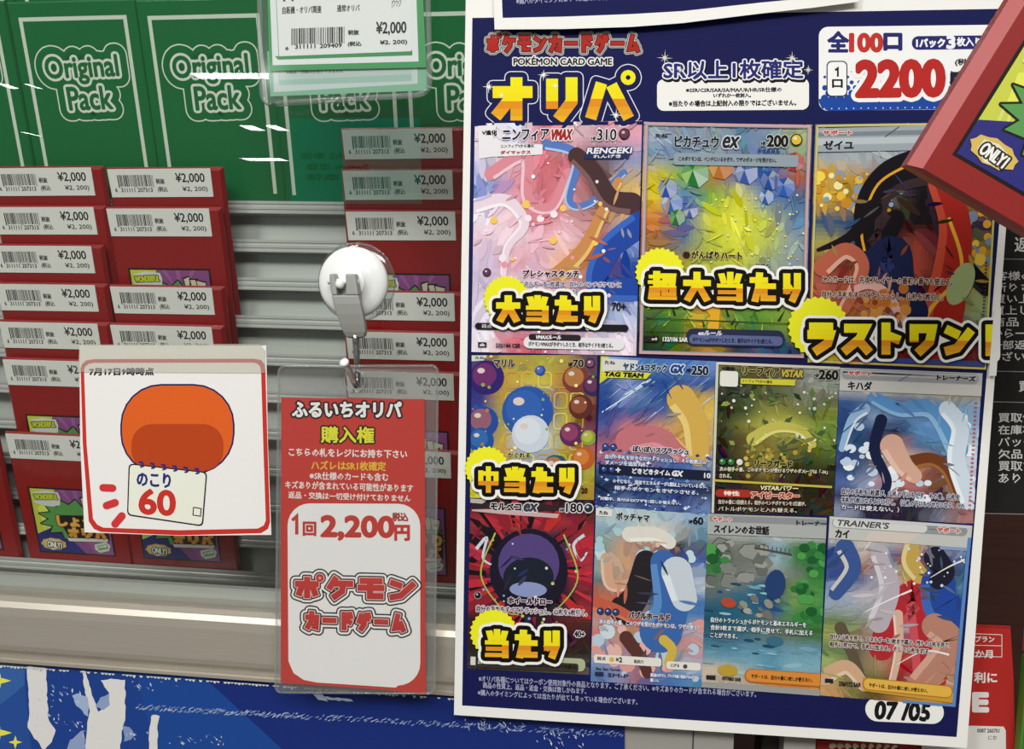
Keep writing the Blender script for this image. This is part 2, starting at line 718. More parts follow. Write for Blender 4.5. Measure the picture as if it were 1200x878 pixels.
def tube_bm(bm, pts, r, n=12, cap=True):
    rings = []
    pts = [Vector(p) for p in pts]
    up = Vector((1, 0, 0))
    for i, p in enumerate(pts):
        d = (pts[min(i + 1, len(pts) - 1)] - pts[max(i - 1, 0)]).normalized()
        a = d.cross(up)
        if a.length < 1e-4:
            a = d.cross(Vector((0, 0, 1)))
        a.normalize()
        b = d.cross(a)
        rr = r[i] if isinstance(r, (list, tuple)) else r
        rings.append([bm.verts.new(p + (a * math.cos(2 * math.pi * k / n) + b * math.sin(2 * math.pi * k / n)) * rr) for k in range(n)])
    for i in range(len(rings) - 1):
        for k in range(n):
            bm.faces.new([rings[i][k], rings[i][(k + 1) % n], rings[i + 1][(k + 1) % n], rings[i + 1][k]])
    if cap:
        bm.faces.new(rings[0])
        bm.faces.new(list(reversed(rings[-1])))


def lathe_bm(bm, prof, n=40, close=True):
    """profile of (radius, height) turned about the axis -y"""
    rings = []
    for r, h in prof:
        if r < 1e-7:
            rings.append([bm.verts.new((0, -h, 0))])
        else:
            rings.append([bm.verts.new((r * math.cos(2 * math.pi * k / n), -h, r * math.sin(2 * math.pi * k / n))) for k in range(n)])
    for a, b in zip(rings, rings[1:]):
        for k in range(n):
            q = [a[k % len(a)], a[(k + 1) % len(a)] if len(a) > 1 else None, b[(k + 1) % len(b)] if len(b) > 1 else None, b[k % len(b)]]
            q = [x for x in q if x is not None]
            if len(set(q)) >= 3:
                bm.faces.new(q)
    bmesh.ops.recalc_face_normals(bm, faces=bm.faces)

# ------------------------------------------------------------------ the showcase behind the glass
YL = 0.103                                 # front face of the slat lips
Z_LIP = P(262, 235, YL).z                  # top edge of the lip under the green packs
PITCH = (Z_LIP - P(145, 661, YL).z) / 10
XL, XR = -0.62, 0.165


def lip_z(k):
    return Z_LIP - PITCH * k


wb = bmesh.new()
box_bm(wb, (-1.6, 0.30, -1.0), (1.6, 0.33, 1.0))
wall = mesh_obj('wall_back', wb, M_WOOD)
wall['kind'] = 'structure'

case = thing('display_case', 'aluminium showcase with ribbed slatwall, wide brushed bottom rail and grey apron', 'display case', (-0.2, 0.05, -0.3))
C0 = Vector(case.location)


def case_part(name, bm, mat, smooth=False):
    bmesh.ops.translate(bm, verts=bm.verts, vec=-C0)
    bmesh.ops.recalc_face_normals(bm, faces=bm.faces)
    return mesh_obj(name, bm, mat, case, smooth=smooth)


# slatwall: one extruded profile, lip with ribs, pocket, sloping recess
bm = bmesh.new()
prof = []
for k in range(-9, 11):
    z = lip_z(k)
    prof += [(YL + .0009, z - .006), (YL + .0007, z), (YL, z), (YL, z - .0018), (YL + .0005, z - .0024), (YL + .0005, z - .0032),
             (YL, z - .0038), (YL, z - .0056), (YL + .0005, z - .0062), (YL + .0005, z - .0070), (YL, z - .0074), (YL, z - .0086),
             (YL + .004, z - .0089), (YL + .0135, z - .0100), (YL + .0135, z - .0150), (YL + .0115, z - PITCH - .006)]
prof.append((YL + .004, lip_z(11) - .006))
ra = [bm.verts.new((XL, y, z)) for y, z in prof]
rb = [bm.verts.new((XR, y, z)) for y, z in prof]
for i in range(len(prof) - 1):
    bm.faces.new([ra[i], ra[i + 1], rb[i + 1], rb[i]])
case_part('slatwall', bm, M_SLAT)
bm = bmesh.new()
box_bm(bm, (XL, YL + .016, lip_z(11) - .05), (XR, YL + .022, lip_z(-9)))
case_part('back_board', bm, M_GREYPANEL)
bm = bmesh.new()
box_bm(bm, (XR, 0.004, -0.62), (XR + .018, YL + .022, lip_z(-9)))
case_part('side_panel', bm, M_GREYPANEL)

# sill and bottom rail
zr0, zr1 = P(165, 712, -.006).z, P(165, 789, -.006).z
zs = P(165, 693, .03).z
bm = bmesh.new()
pr = [(YL + .012, lip_z(10) - .020), (YL - .004, lip_z(10) - .020), (YL - .004, lip_z(10) - .026), (.05, lip_z(10) - .0265), (.022, zr0 + .0075), (.0165, zr0 + .0075),
      (.0165, zr0 - .002)]
ra = [bm.verts.new((XL, y, z)) for y, z in pr]
rb = [bm.verts.new((XR, y, z)) for y, z in pr]
for i in range(len(pr) - 1):
    bm.faces.new([ra[i], ra[i + 1], rb[i + 1], rb[i]])
case_part('sill', bm, M_SLAT)
bm = bmesh.new()
H_ = zr0 - zr1
pr = [(.016, zr0 - .004), (.016, zr0), (.006, zr0 + .0004), (.0005, zr0 - .0004), (-.004, zr0 - .0026), (-.006, zr0 - .0058), (-.0066, zr0 - .011),
      (-.0066, zr1 + .012), (-.0056, zr1 + .0085), (-.0030, zr1 + .0055), (-.0022, zr1 + .003), (-.0022, zr1 + .0016), (-.0042, zr1 + .0012), (-.0042, zr1 - .0006),
      (.016, zr1 - .0006)]
ra = [bm.verts.new((XL, y, z)) for y, z in pr]
rb = [bm.verts.new((XR, y, z)) for y, z in pr]
for i in range(len(pr) - 1):
    bm.faces.new([ra[i], ra[i + 1], rb[i + 1], rb[i]])
bm.faces.new(rb)
case_part('bottom_rail', bm, M_ALU)
bm = bmesh.new()
zap = zr1 - .0006
xa = P(860, 870, 0).x
box_bm(bm, (XL, .001, zap - .30), (xa, .016, zap))
case_part('apron', bm, M_GREYPANEL)
bm = bmesh.new()
xs0 = P(812, 862, 0).x
box_bm(bm, (xs0, .0003, zap - .30), (xs0 + .0006, .00095, zap))
case_part('apron_joint', bm, M_DARK)

gl = bmesh.new()
gx1 = XR + .018
box_bm(gl, (XL, .000, zr0 + .0002), (gx1, .004, .50))
gl_o = mesh_obj('glass_door', gl, M_GLASS, loc=None)
tag(gl_o, 'clear glass door in front of the packs, mirroring thin ceiling lights', 'glass door')

# ------------------------------------------------------------------ packs
_d = c2w(Vector((650 - CX, 3600 - CY, F_PX))).normalized()
_l = Vector((-1, 0, 0))
_l = (_l - _d * _l.dot(_d)).normalized()
PX, PZ = -_l, -_d                 # pack axes: right, up; front faces -PY
PY = PZ.cross(PX)
PROT = Matrix((PX, PY, PZ)).transposed().to_4x4()
PW, PH, PT = .0845, .1065, .0028


def pack_at(u, v, h):
    """millimetres from the top left corner of a pack standing on its bottom left corner"""
    return Vector((u / 1000, -h, PH - v / 1000))


def pack_board(name, w, hgt, t, edge, face, mat, parent, cham=0.0, base_h=0.0):
    s = Sheet(pack_at)
    W, H, c, T = w * 1000, hgt * 1000, cham * 1000, t
    f = [(c, c), (W - c, c), (W - c, H - c), (c, H - c)]
    o = [(0, 0), (W, 0), (W, H), (0, H)]
    h1, h2 = 0.0, -cham
    s.faces.append(([(x, y, h1) for x, y in f], face))
    for i in range(4):
        a, b, p, q = o[i], o[(i + 1) % 4], f[i], f[(i + 1) % 4]
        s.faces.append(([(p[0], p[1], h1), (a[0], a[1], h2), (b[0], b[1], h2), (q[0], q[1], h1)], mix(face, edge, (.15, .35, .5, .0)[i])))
        s.faces.append(([(a[0], a[1], h2), (a[0], a[1], -T), (b[0], b[1], -T), (b[0], b[1], h2)], edge))
    s.faces.append(([(x, y, -T) for x, y in reversed(o)], edge))
    return s


def comic_art(s, K=1.0):
    """the printed picture of a red pack: a square panel, coordinates 0..100"""
    s.rect(-2.5, -2.5, 102.5, 102.5, '#140A0C')
    s.rect(0, 0, 100, 100, '#8C4C86')
    for a, b, c, d in ((0, 0, 30, 0), ):
        s.poly([(0, 0), (34, 0), (20, 30), (30, 60), (0, 74)], '#C9CF4A')
    s.poly([(22, 18), (34, 26), (34, 44), (26, 54), (10, 52), (6, 30)], '#E2E65A')
    for i in range(4):
        s.line([(10 + i * 5, 54), (12 + i * 6, 66)], 2.2, '#D8DC78')
    s.poly([(0, 72), (26, 58), (48, 82), (62, 100), (0, 100)], '#2B2A78')
    s.poly([(62, 76), (100, 60), (100, 100), (76, 100)], '#9C5A92')
    for x0 in (40, 58, 78):
        s.poly([(x0, 0), (x0 + 6, 0), (62, 34)], '#A0609A')
    burst = []
    for i in range(26):
        a = 2 * math.pi * i / 26
        r = (46, 33)[i % 2]
        burst.append((54 + r * 1.05 * math.cos(a), 47 + r * .72 * math.sin(a)))
    s.outline([(burst[i], burst[(i + 1) % 26]) for i in range(26)], 1.6, '#1A1414')
    s.fan((54, 47), burst, '#5B9A50')
    # speech bubble
    s.poly([(4, 6), (20, 2), (38, 4), (40, 12), (38, 24), (28, 27), (14, 26), (4, 22)], '#D8D9D2')
    s.text('WONDERFUL', 5, 9, 36, 17, '#C8D038', .5, [(1.0, '#262018')], -.06)
    # three cards
    for i, a in enumerate((0, 1, 2)):
        x = 66 + i * 8
        s.poly([(x, 10 + i * 1), (x + 10 + i * 2, 7 + i * 4), (x + 8 + i * 2, 32), (x + 3, 32)], '#211A14')
        s.poly([(x + 1.6, 12 + i * 1), (x + 9 + i * 2, 9 + i * 4), (x + 7 + i * 2, 31), (x + 4, 31)], '#D9CFAE')
    s.star(90, 24, 3.6, 1.6, 5, '#2A211A')
    # gold lettering
    s.poly([(30, 40), (98, 37), (98, 76), (44, 78)], '#1A1210')
    s.poly([(40, 76), (96, 74), (94, 79), (42, 81)], '#DDD9CE')
    s.text('しょうり', 31, 41, 96, 57, '#E9B24C', 1.3, [(1.2, '#5A2A14')], -.02)
    s.display('オリパ', 42, 58, 95, 75, 5.2, [(0, .5, '#E8B856', '#E0A040'), (.5, 1.1, '#C8822E', '#E3A848')], [(1.0, '#5A2A14')], -.01)
    # badges
    pts = [(20 + (14 + 1.6 * (i % 2)) * math.cos(i * math.pi / 9) * 1.15, 87 + (9 + 1.2 * (i % 2)) * math.sin(i * math.pi / 9)) for i in range(18)]
    s.fan((20, 87), pts, '#D9B85C')
    s.poly([(10, 82), (20, 80), (32, 84), (31, 93), (18, 96), (9, 90)], '#E6E2C8')
    s.text('ONLY1', 11, 83, 30, 92, '#F4F2EA', .4, [(1.3, '#2A241C')], .08, .12)
    s.poly([(76, 84), (92, 79), (98, 84), (95, 93), (82, 97), (76, 92)], '#D5D6CC')
    s.poly([(79, 86), (93, 82), (94, 89), (81, 93)], '#4F9A4C')
    s.text('日本製', 81, 86, 92.5, 90.5, '#E4E8D8', .2, (), -.25)


def price_label(s, digits='207313'):
    """white barcode sticker, 84 x 20"""
    s.text('¥2,000', 55.0, 3.2, 78.5, 10.4, '#15120F', .16)
    s.text('(税込', 39.0, 12.6, 47.2, 16.8, '#1C1916', .1)
    s.text('¥2, 200)', 59.5, 12.6, 80.0, 16.8, '#1C1916', .08)
    s.text('税抜', 38.6, 7.0, 45.6, 10.6, '#1C1916', .12)
    s.up()
    barcode(s, 7.2, 4.2, 36.4, 13.2, '#16130F', 5)
    s.rect(8.4, 12.4, 20.6, 16.4, '#E3E1DA')
    s.rect(22.0, 12.4, 35.2, 16.4, '#E3E1DA')
    s.text('6', 3.8, 13.4, 5.4, 16.2, '#1C1916', .1)
    s.text('311111', 8.8, 13.3, 20.2, 16.3, '#1C1916', .1)
    s.text(digits, 22.4, 13.3, 34.8, 16.3, '#1C1916', .1)


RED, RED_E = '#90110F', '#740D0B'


def make_red_pack():
    root = bpy.data.objects.new('card_pack', None)
    COL.objects.link(root)
    s = pack_board('carton', PW, PH, PT, RED_E, RED, M_PACK, root, .0022)
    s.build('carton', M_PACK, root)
    a = Sheet(pack_at, step=2e-5)
    a.h = .00003
    a.sub([(12, 44), (70, 44), (70, 96), (12, 96)], 100, 100, 1, False)
    z = a.sub([(12, 44), (70, 44), (70, 96), (12, 96)], 100, 100, 1, False)
    comic_art(z)
    z.build('printed_panel', M_PACK, root, label='comic style printed panel')
    b = Sheet(pack_at, step=6e-6)
    b.h = .0005
    q = [(1.5, 1.0), (76, .6), (76, 19.8), (2.2, 20.2)]
    z = b.sub(q, 84, 20, 1, True)
    z.slab([(0, 0), (84, 0), (84, 20), (0, 20)], '#E3E1DA', .0004)
    price_label(z)
    z.build('price_sticker', M_LABEL, root, label='white barcode price sticker')
    return root


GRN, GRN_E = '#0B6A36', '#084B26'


def make_green_pack():
    root = bpy.data.objects.new('card_pack', None)
    COL.objects.link(root)
    s = pack_board('carton', .0935, .136, PT, GRN_E, GRN, M_PACK, root, .0012)
    # taller board: shift so that it stands on its bottom edge
    dz = .136 - PH
    s.at = lambda u, v, h: pack_at(u, v, h) + Vector((0, 0, dz))
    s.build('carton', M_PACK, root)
    a = Sheet(lambda u, v, h: pack_at(u, v, h) + Vector((0, 0, dz)), step=2e-5)
    a.h = .00004
    fr = '#D3DCCB'
    for r in ((7.5, 10, 85.5, 12.6), (7.5, 10, 10.1, 128), (82.9, 10, 85.5, 128)):
        a.rect(*r, fr)
    W_ = '#DCE3D4'
    words = (('Original', 21, 36, 74, 54), ('Pack', 34, 56, 66, 71))
    for bold, col in ((8.0, W_), (7.1, GRN), (2.3, W_), (.55, GRN)):
        for body, x0, y0, x1, y1 in words:
            a.text(body, x0, y0, x1, y1, col, bold, (), -.02)
    a.build('printed_front', M_PACK, root, label='white framed printed front')
    return root


def place_copy(proto, loc, rot, label, cat, group, skip=()):
    r = proto.copy()
    COL.objects.link(r)
    r.matrix_world = Matrix.Translation(loc) @ rot
    r['label'] = label
    r['category'] = cat
    r['group'] = group
    for ch in proto.children:
        if ch.name.split('.')[0] in skip:
            continue
        c = ch.copy()
        COL.objects.link(c)
        c.parent = r
    return r


rnd = random.Random(4)
red0 = make_red_pack()
NTH = ('topmost', 'second', 'third', 'fourth', 'fifth', 'sixth', 'seventh', 'eighth')
cols = ((-92, 'at the left edge of the picture', (8,)),
        (33, 'of the left column', (1, 2, 3, 4, 5, 6, 8)),
        (156, 'of the middle column', (1, 2, 4, 5, 8)),
        (413, 'of the right column', (0, 1, 2, 4, 5, 6, 8)))
first = True
YB = YL + .0021
for px, where, rows in cols:
    xw = P(px, 664, YB).x
    for i, r in enumerate(rows):
        z = lip_z(r + 2) - .0036
        roll = Matrix.Rotation(math.radians(-(0.3 - 0.9 * r / 8)), 4, 'Y')
        loc = Vector((xw + rnd.uniform(-.0014, .0014) - (.002 if where.endswith('left column') and r == 3 else 0), YB, z))
        if len(rows) == 1:
            lab = 'red card pack cut off by the left edge, beside the lowest left pack'
        elif r == 8:
            lab = 'lowest red card pack ' + where + ', its printed panel showing above the sill'
            if 'right' in where:
                lab = 'lowest red card pack of the right column, mostly behind the hanging ticket'
            if 'middle' in where:
                lab = 'lowest red card pack of the middle column, under the square remaining count sign'
        else:
            lab = NTH[i] + ' red card pack from the top ' + where + ', white price sticker on it'
            if i == 0:
                lab = 'topmost red card pack ' + where + ', white price sticker on it'
        g = 'red card packs in the showcase'
        if first:
            o = red0
            o.matrix_world = Matrix.Translation(loc) @ PROT @ roll
            o['label'], o['category'], o['group'] = lab, 'card pack', g
            first = False
        else:
            place_copy(red0, loc, PROT @ roll, lab, 'card pack', g)

grn0 = make_green_pack()
first = True
names = {-1: 'cut off at the left edge', 0: 'left of the four whole fronts', 1: '', 2: '', 3: ''}
glab = {(0, -90): 'green card pack cut off at the far left edge, above the red packs',
        (0, 49): 'green card pack with a full logo, upper left, directly above the leftmost red stickers',
        (0, 191): 'green card pack with a full logo, directly above the middle red column',
        (0, 332): 'green card pack under the hanging green price card, logo partly hidden',
        (0, 473): 'green card pack beside the poster, half behind the topmost red pack',
        (1, -90): 'rear row green card pack at the top left corner of the picture',
        (1, 49): 'rear row green card pack peeking above the left full logo pack',
        (1, 191): 'rear row green card pack peeking above the right full logo pack',
        (1, 332): 'rear row green card pack behind the hanging green price card',
        (1, 473): 'rear row green card pack at the top, next to the poster corner'}
for (row, px), lab in glab.items():
    xw = P(px, 236, YB).x + (.003 if row else 0)
    loc = Vector((xw, YB, lip_z(-row) - .0036))
    g = 'green card packs on the top slats'
    groll = Matrix.Rotation(math.radians(-0.2), 4, 'Y')
    if first:
        grn0.matrix_world = Matrix.Translation(loc) @ PROT @ groll
        grn0['label'], grn0['category'], grn0['group'] = lab, 'card pack', g
        first = False
    else:
        place_copy(grn0, loc, PROT @ groll, lab, 'card pack', g)

# ------------------------------------------------------------------ the big prize poster
NAVY = '#191C4E'
WHITE = '#EDECE6'
Y_PO = -.0095
poster = thing('prize_poster', 'large navy prize poster with eleven printed cards and yellow lettering, taped to the glass', 'poster', P(840, 440, Y_PO))
O = poster.location.copy()
pat = on_plane(Y_PO)
s = Sheet(pat)
s.slab([(546, -12), (1200.5, -18), (1133, 877), (532, 838)], WHITE, .0004)
s.poly([(553.5, 21), (1192, 10), (1121, 864), (541.5, 827)], NAVY)
s.build('sheet', M_PAPER, poster, O)

YEL, YEL2, ORG, ORG2 = '#EFEB1E', '#F0DA1E', '#DC8420', '#F0C626'
BANDS = [(-.1, .55, YEL, YEL2), (.55, 1.2, ORG, ORG2)]


def sparkle(s, x, y, r, col='#F4F4EE'):
    for k in range(4):
        a = math.pi * k / 4 + .05
        rr = r if k % 2 == 0 else r * .6
        dx, dy = math.cos(a), math.sin(a)
        s.poly([(x + dx * rr, y + dy * rr), (x - dy * .7, y + dx * .7), (x - dx * rr, y - dy * rr), (x + dy * .7, y - dx * .7)], col)
    s.ell(x, y, r * .2, r * .2, col)


# title lettering
t = Sheet(pat)
t.h = 4e-5
t.display('ポケモンカードゲーム', 570, 40, 750, 62, 4.6, [(-.1, 1.2, '#B23129', '#A32720')],
          [(3.4, '#C9C6BE'), (2.6, '#2A2226'), (1.8, '#C9C6BE'), (.9, '#3A1A1A')], 0, 0, .10)
t.text('POKÉMON CARD GAME', 602, 66.5, 717, 76, '#17141A', .35, [(1.5, '#E3E2DC')])
t.display('オリ', 575, 89, 679, 143, 14, BANDS, [(7.2, '#E8E8EE'), (6.2, NAVY)], 0, 0, .22, [1, .80])
t.display('パ', 684, 84, 746, 142, 13.5, BANDS, [(7.2, '#E8E8EE'), (6.2, NAVY)])
t.poly([(553.5, 144), (760, 142), (760, 146), (553.5, 148)], NAVY)
for x, y, r in ((573, 102, 8), (637, 88, 7), (651, 101, 4), (722, 135, 8), (588, 112, 4)):
    sparkle(t, x, y, r)
t.build('title_lettering', M_PAPER, poster, O, 'yellow and red title lettering')

# guarantee panel
t = Sheet(pat)
t.h = 4e-5
t.rrect(770, 93, 948, 130, 8, WHITE, -.008)
t.text('SR以上1枚確定', 779, 73.5, 942, 95.5, '#17151B', 1.6, [(1.4, '#17151B')], -.008)
t.text('SR以上1枚確定', 778, 71.5, 941, 93, '#2A2C6C', .7, [(1.5, '#EDEDF0')], -.008)
t.text('※SSR/CSR/SAR/SA/MA/UR/HR/SR仕様の', 804, 103, 916, 108.5, '#26232B', .25, (), -.008)
t.text('いずれか一枚封入。', 836, 109.5, 880, 114.5, '#26232B', .25, (), -.008)
t.text('※当たりの場合は上記封入の限りではございません。', 784, 118, 933, 125, '#26232B', .3, (), -.008)
for x, y, r in ((779, 68, 10), (928, 68, 8), (947, 82, 6), (797, 82, 5)):
    sparkle(t, x, y, r, '#DAD8C8')
t.build('guarantee_panel', M_PAPER, poster, O, 'white panel under sparkling guarantee lettering')

# price panel
t = Sheet(pat)
t.h = 4e-5
pp = t.rrect_pts(959.5, 31.5, 1190, 130, 11, -.012)
t.poly(pp, '#EFEFEC')
t.clip = None
t.poly([(959.5, 116), (1183, 113), (1180, 120), (1170, 127), (970.5, 130), (963, 127), (959.7, 120)], '#20489C')
for row in range(6):
    for cx_ in range(25):
        x = 962 + cx_ * 9 + (row % 2) * 4.5
        y = 84 + row * 6.3
        r = 1.0 + row * .75
        if 961 + r < x < 1176 and not (row < 2 and (1000 < x < 1110)):
            t.raw([(x + r * math.cos(i * math.pi / 5), y + r * math.sin(i * math.pi / 5)) for i in range(10)], '#20489C')
        t.up() if cx_ == 24 else None
for cx_ in range(25):
    t.up(0)
    x = 966 + cx_ * 8.6
    t.raw([(x + .8 * math.cos(i * math.pi / 3), 127.5 - (x - 960) * .012 + .8 * math.sin(i * math.pi / 3)) for i in range(6)], '#E4E8F0')
t.text('全', 970.5, 37.5, 994, 60.5, '#2A2C6C', 1.2)
t.text('100', 996.5, 40, 1033.5, 60, '#BF352E', 1.7)
t.text('口', 1036.5, 40, 1056, 58, '#2A2C6C', 1.5)
t.rrect(1068.5, 42.5, 1180, 58.5, 7.5, '#2A2C6C', -.012)
t.text('1パック', 1074, 45.5, 1107, 55.5, '#EDEDF0', .6)
t.text('3', 1110, 42.5, 1118.5, 56.5, '#EDEDF0', 1.2)
t.text('枚入り', 1121.5, 44, 1149, 54, '#EDEDF0', .45)
t.rrect(968.5, 71.5, 993, 113.5, 6, '#2A2C3C', -.01)
t.rrect(969.8, 72.8, 991.8, 112.2, 5, '#F1F1EE', -.01)
t.line([(978.5, 82.5), (981.8, 80), (981.8, 90)], 2.2, '#1C1B24')
t.text('口', 975.5, 93.5, 987, 102.5, '#1C1B24', .6)
t.text('2200', 1005, 73, 1105, 112.5, '#B52B28', 3.3, [(4.6, '#EFEFEC')], -.012)
t.text('(税込)', 1119, 69, 1147, 77.5, '#26232B', .3)
t.text('円', 1115, 86, 1136, 106, '#26232B', 1.6)
t.build('price_panel', M_PAPER, poster, O, 'white price panel with big red digits')


# ---- card prints -----------------------------------------------------------
def grid_col(g, u, v):
    """colour of the print's picture field at u, v in 0..1"""
    nr, nc = len(g), len(g[0])
    x, y = min(max(u * nc - .5, 0), nc - 1.001), min(max(v * nr - .5, 0), nr - 1.001)
    i, j = int(x), int(y)
    fx, fy = x - i, y - j
    i1, j1 = min(i + 1, nc - 1), min(j + 1, nr - 1)
    return tuple((g[j][i][k] * (1 - fx) + g[j][i1][k] * fx) * (1 - fy) + (g[j1][i][k] * (1 - fx) + g[j1][i1][k] * fx) * fy for k in range(3))


def parse(rows):
    return [[lin(c) for c in r.split()] for r in rows]


def field(z, W, H, g, nx=22, ny=30, jit=.10, seed=1):
    """the picture field as a fine mosaic of tinted facets"""
    r = random.Random(seed)
    z.up()
    for j in range(ny):
        for i in range(nx):
            c = grid_col(g, (i + .5) / nx, (j + .5) / ny)
            f = 1 + r.uniform(-jit, jit)
            c = tuple(min(1, k * f) for k in c)
            z.raw([(W * i / nx, H * j / ny), (W * (i + 1) / nx, H * j / ny), (W * (i + 1) / nx, H * (j + 1) / ny), (W * i / nx, H * (j + 1) / ny)], c)


def brush(z, W, H, g, n, ln, wd, ang, seed, jit=.3, hue=.0, spread=.5):
    """leaf-shaped brush marks that follow a flow"""
    r = random.Random(seed)
    for k in range(n):
        x, y = r.uniform(-.02, 1.02) * W, r.uniform(-.02, 1.02) * H
        a = ang(x / W, y / H) + r.uniform(-spread, spread)
        L_, w_ = r.uniform(*ln), r.uniform(*wd)
        f = 1 + r.uniform(-jit, jit)
        c = tuple(min(1, max(0, q * f + r.uniform(-hue, hue))) for q in grid_col(g, x / W, y / H))
        pts = []
        for i in range(5):
            q = i / 4
            pts.append((L_ * (q - .5), -w_ * math.sin(math.pi * (.08 + .84 * q)) * .5))
        pts += [(p[0], -p[1]) for p in reversed(pts)]
        ca, sa = math.cos(a), math.sin(a)
        z.up(.5)
        z.raw([(x + p[0] * ca - p[1] * sa, y + p[0] * sa + p[1] * ca) for p in pts], c)


def spots(z, W, H, n, rr, colours, seed, box=(0, 0, 1, 1)):
    r = random.Random(seed)
    for k in range(n):
        x, y = W * r.uniform(box[0], box[2]), H * r.uniform(box[1], box[3])
        q = r.uniform(*rr)
        z.up(.5)
        z.raw([(x + q * math.cos(i * math.pi / 6), y + q * math.sin(i * math.pi / 6)) for i in range(12)], r.choice(colours))


def ribbon(z, pts, w0, w1, col, hi=None):
    """a soft curved band through the points, tapering"""
    P2 = []
    n = len(pts)
    for i in range(n - 1):
        p0, p1, p2, p3 = (Vector(pts[max(i - 1, 0)]), Vector(pts[i]), Vector(pts[i + 1]), Vector(pts[min(i + 2, n - 1)]))
        for k in range(8):
            q = k / 8
            P2.append(.5 * ((2 * p1) + (p2 - p0) * q + (2 * p0 - 5 * p1 + 4 * p2 - p3) * q * q + (3 * p1 - p0 - 3 * p2 + p3) * q ** 3))
    P2.append(Vector(pts[-1]))
    if w1 > 5:
        z.ell(pts[-1][0], pts[-1][1], w1 / 2, w1 / 2, col)
    if w0 > 5:
        z.ell(pts[0][0], pts[0][1], w0 / 2, w0 / 2, col)
    m = len(P2)
    z.up()
    prev = None
    for i, p in enumerate(P2):
        d = (P2[min(i + 1, m - 1)] - P2[max(i - 1, 0)]).normalized()
        w = (w0 + (w1 - w0) * i / (m - 1)) / 2
        a, b = (p.x - d.y * w, p.y + d.x * w), (p.x + d.y * w, p.y - d.x * w)
        if prev:
            z.raw([prev[0], a, b, prev[1]], col)
            if hi:
                c0, c1 = ((prev[0][0] * .75 + prev[1][0] * .25), (prev[0][1] * .75 + prev[1][1] * .25)), ((a[0] * .75 + b[0] * .25), (a[1] * .75 + b[1] * .25))
                z.h += z.step
                z.raw([prev[0], a, c1, c0], hi)
                z.h -= z.step
        prev = (a, b)
    z.up()


def blend(z, W, H, g, n, seed):
    """loose brush marks over the shapes"""
    brush(z, W, H, g, n, (8, 26), (1.5, 5), lambda u, v: 2.5 * u - 3 * v, seed, .3, .02, .8)


def energy(z, x, y, r, col, ring='#1A1414'):
    z.ell(x, y, r, r, ring)
    z.ell(x, y, r * .82, r * .82, col)
    z.ell(x - r * .2, y - r * .25, r * .3, r * .25, mix(col, '#FFFFFF', .5))


def micro(z, body, x0, y0, x1, y1, col, bold=.1, halo=None, slope=0.0):
    z.text(body, x0, y0, x1, y1, col, bold, [(halo[0], halo[1])] if halo else (), slope, 0, 1)


def card(quad, W, H, lift=12, label=None):
    z = Sheet(pat, step=3e-6)
    z.h = 4e-5 + lift * 4e-6
    return z.sub(quad, W, H, 0, True)


def done(z, label):
    return z.build('printed_card', M_PAPER, poster, O, label)


# card 1: pink and blue
z = card([(556.5, 145), (752.5, 141.5), (745.5, 417), (552.5, 412.5)], 196, 272)
g = parse(['E8D8E0 C8D8EC D86A70 D8B8C0 C89AA8 E0A0B0', 'D8D0E0 E0A8B4 D07078 B05860 6A4A50 8890B8', '5A7AC0 D890A0 C86A74 D88890 5A3A38 D0B070',
           'E8E0EE E8B8C4 C8606A E0A0A8 8A5A58 D8A868', 'E8C8D4 E8D0DC E8B0BC E8C0C8 B86A50 90A8D8', 'D0C0DC D890A0 E0B8C4 E0A860 A04838 284A9A',
           'C8B8D0 E0D8E8 D8C0D0 C8A0A8 7A5A80 2A4A98', 'E0D8E6 C8B8CC D8C8D8 D0B8C8 8090C0 B8C0E0', 'E8E0E8 D07080 C05868 C8A0B0 E0C8D8 E8D8E4'])
field(z, 196, 272, g, 48, 60, .05, 11)
brush(z, 196, 272, g, 260, (14, 44), (4, 12), lambda u, v: 2.2 * math.sin(3 * u + 2.4 * v), 12, .2, .02)
ribbon(z, [(2, 98), (38, 92), (60, 120), (40, 150), (36, 200)], 18, 6, '#E9D4DE', '#F4ECF2')
ribbon(z, [(20, 60), (60, 40), (64, 90), (92, 100), (110, 60)], 16, 12, '#D98A96', '#EBC3CA')
ribbon(z, [(84, 26), (120, 40), (112, 92), (136, 96), (176, 60)], 12, 8, '#5878BC', '#A9C2E4')
ribbon(z, [(100, 180), (130, 150), (150, 110), (170, 70)], 20, 10, '#C88A50', '#E6BE70')
ribbon(z, [(120, 40), (140, 60), (160, 90), (186, 96)], 20, 26, '#4A3234', '#7A5A58')
ribbon(z, [(196, 120), (160, 150), (150, 190), (196, 196)], 30, 26, '#2448A0', '#3A66BC')
spots(z, 196, 272, 46, (.8, 2.4), ('#F4F0F4', '#F0D0D8', '#FFFFFF'), 13)
spots(z, 196, 272, 14, (2, 5), ('#E89AA0', '#F2C860', '#F4E4EC'), 14, (.1, .3, .95, .75))
blend(z, 196, 272, g, 70, 18)
z.poly([(4, 3), (26, 2), (22, 18), (36, 24), (80, 26), (80, 38), (20, 40), (6, 42)], '#E6E4E6')
z.text('V進化', 9, 8.5, 26, 14, '#1E1A20', .35)
z.text('ニンフィア', 33, 8, 87, 21, '#1E1A20', .5, [(1.0, '#E6E2E8')])
z.text('VMAX', 89, 9, 113, 21, '#A02626', .7, [(1.2, '#E8E4E0')], 0, .15)
z.text('ニンフィアVから進化', 31, 25.5, 70, 29.5, '#2A262C', .15)
z.text('ダイマックス', 31, 33, 66, 37, '#A83038', .3)
z.text('HP', 137, 18, 142.5, 22, '#1E1A20', .3, [(.6, '#E6E2E8')])
z.text('310', 144, 9.5, 166, 22, '#1E1A20', .35, [(1.0, '#E6E2E8')])
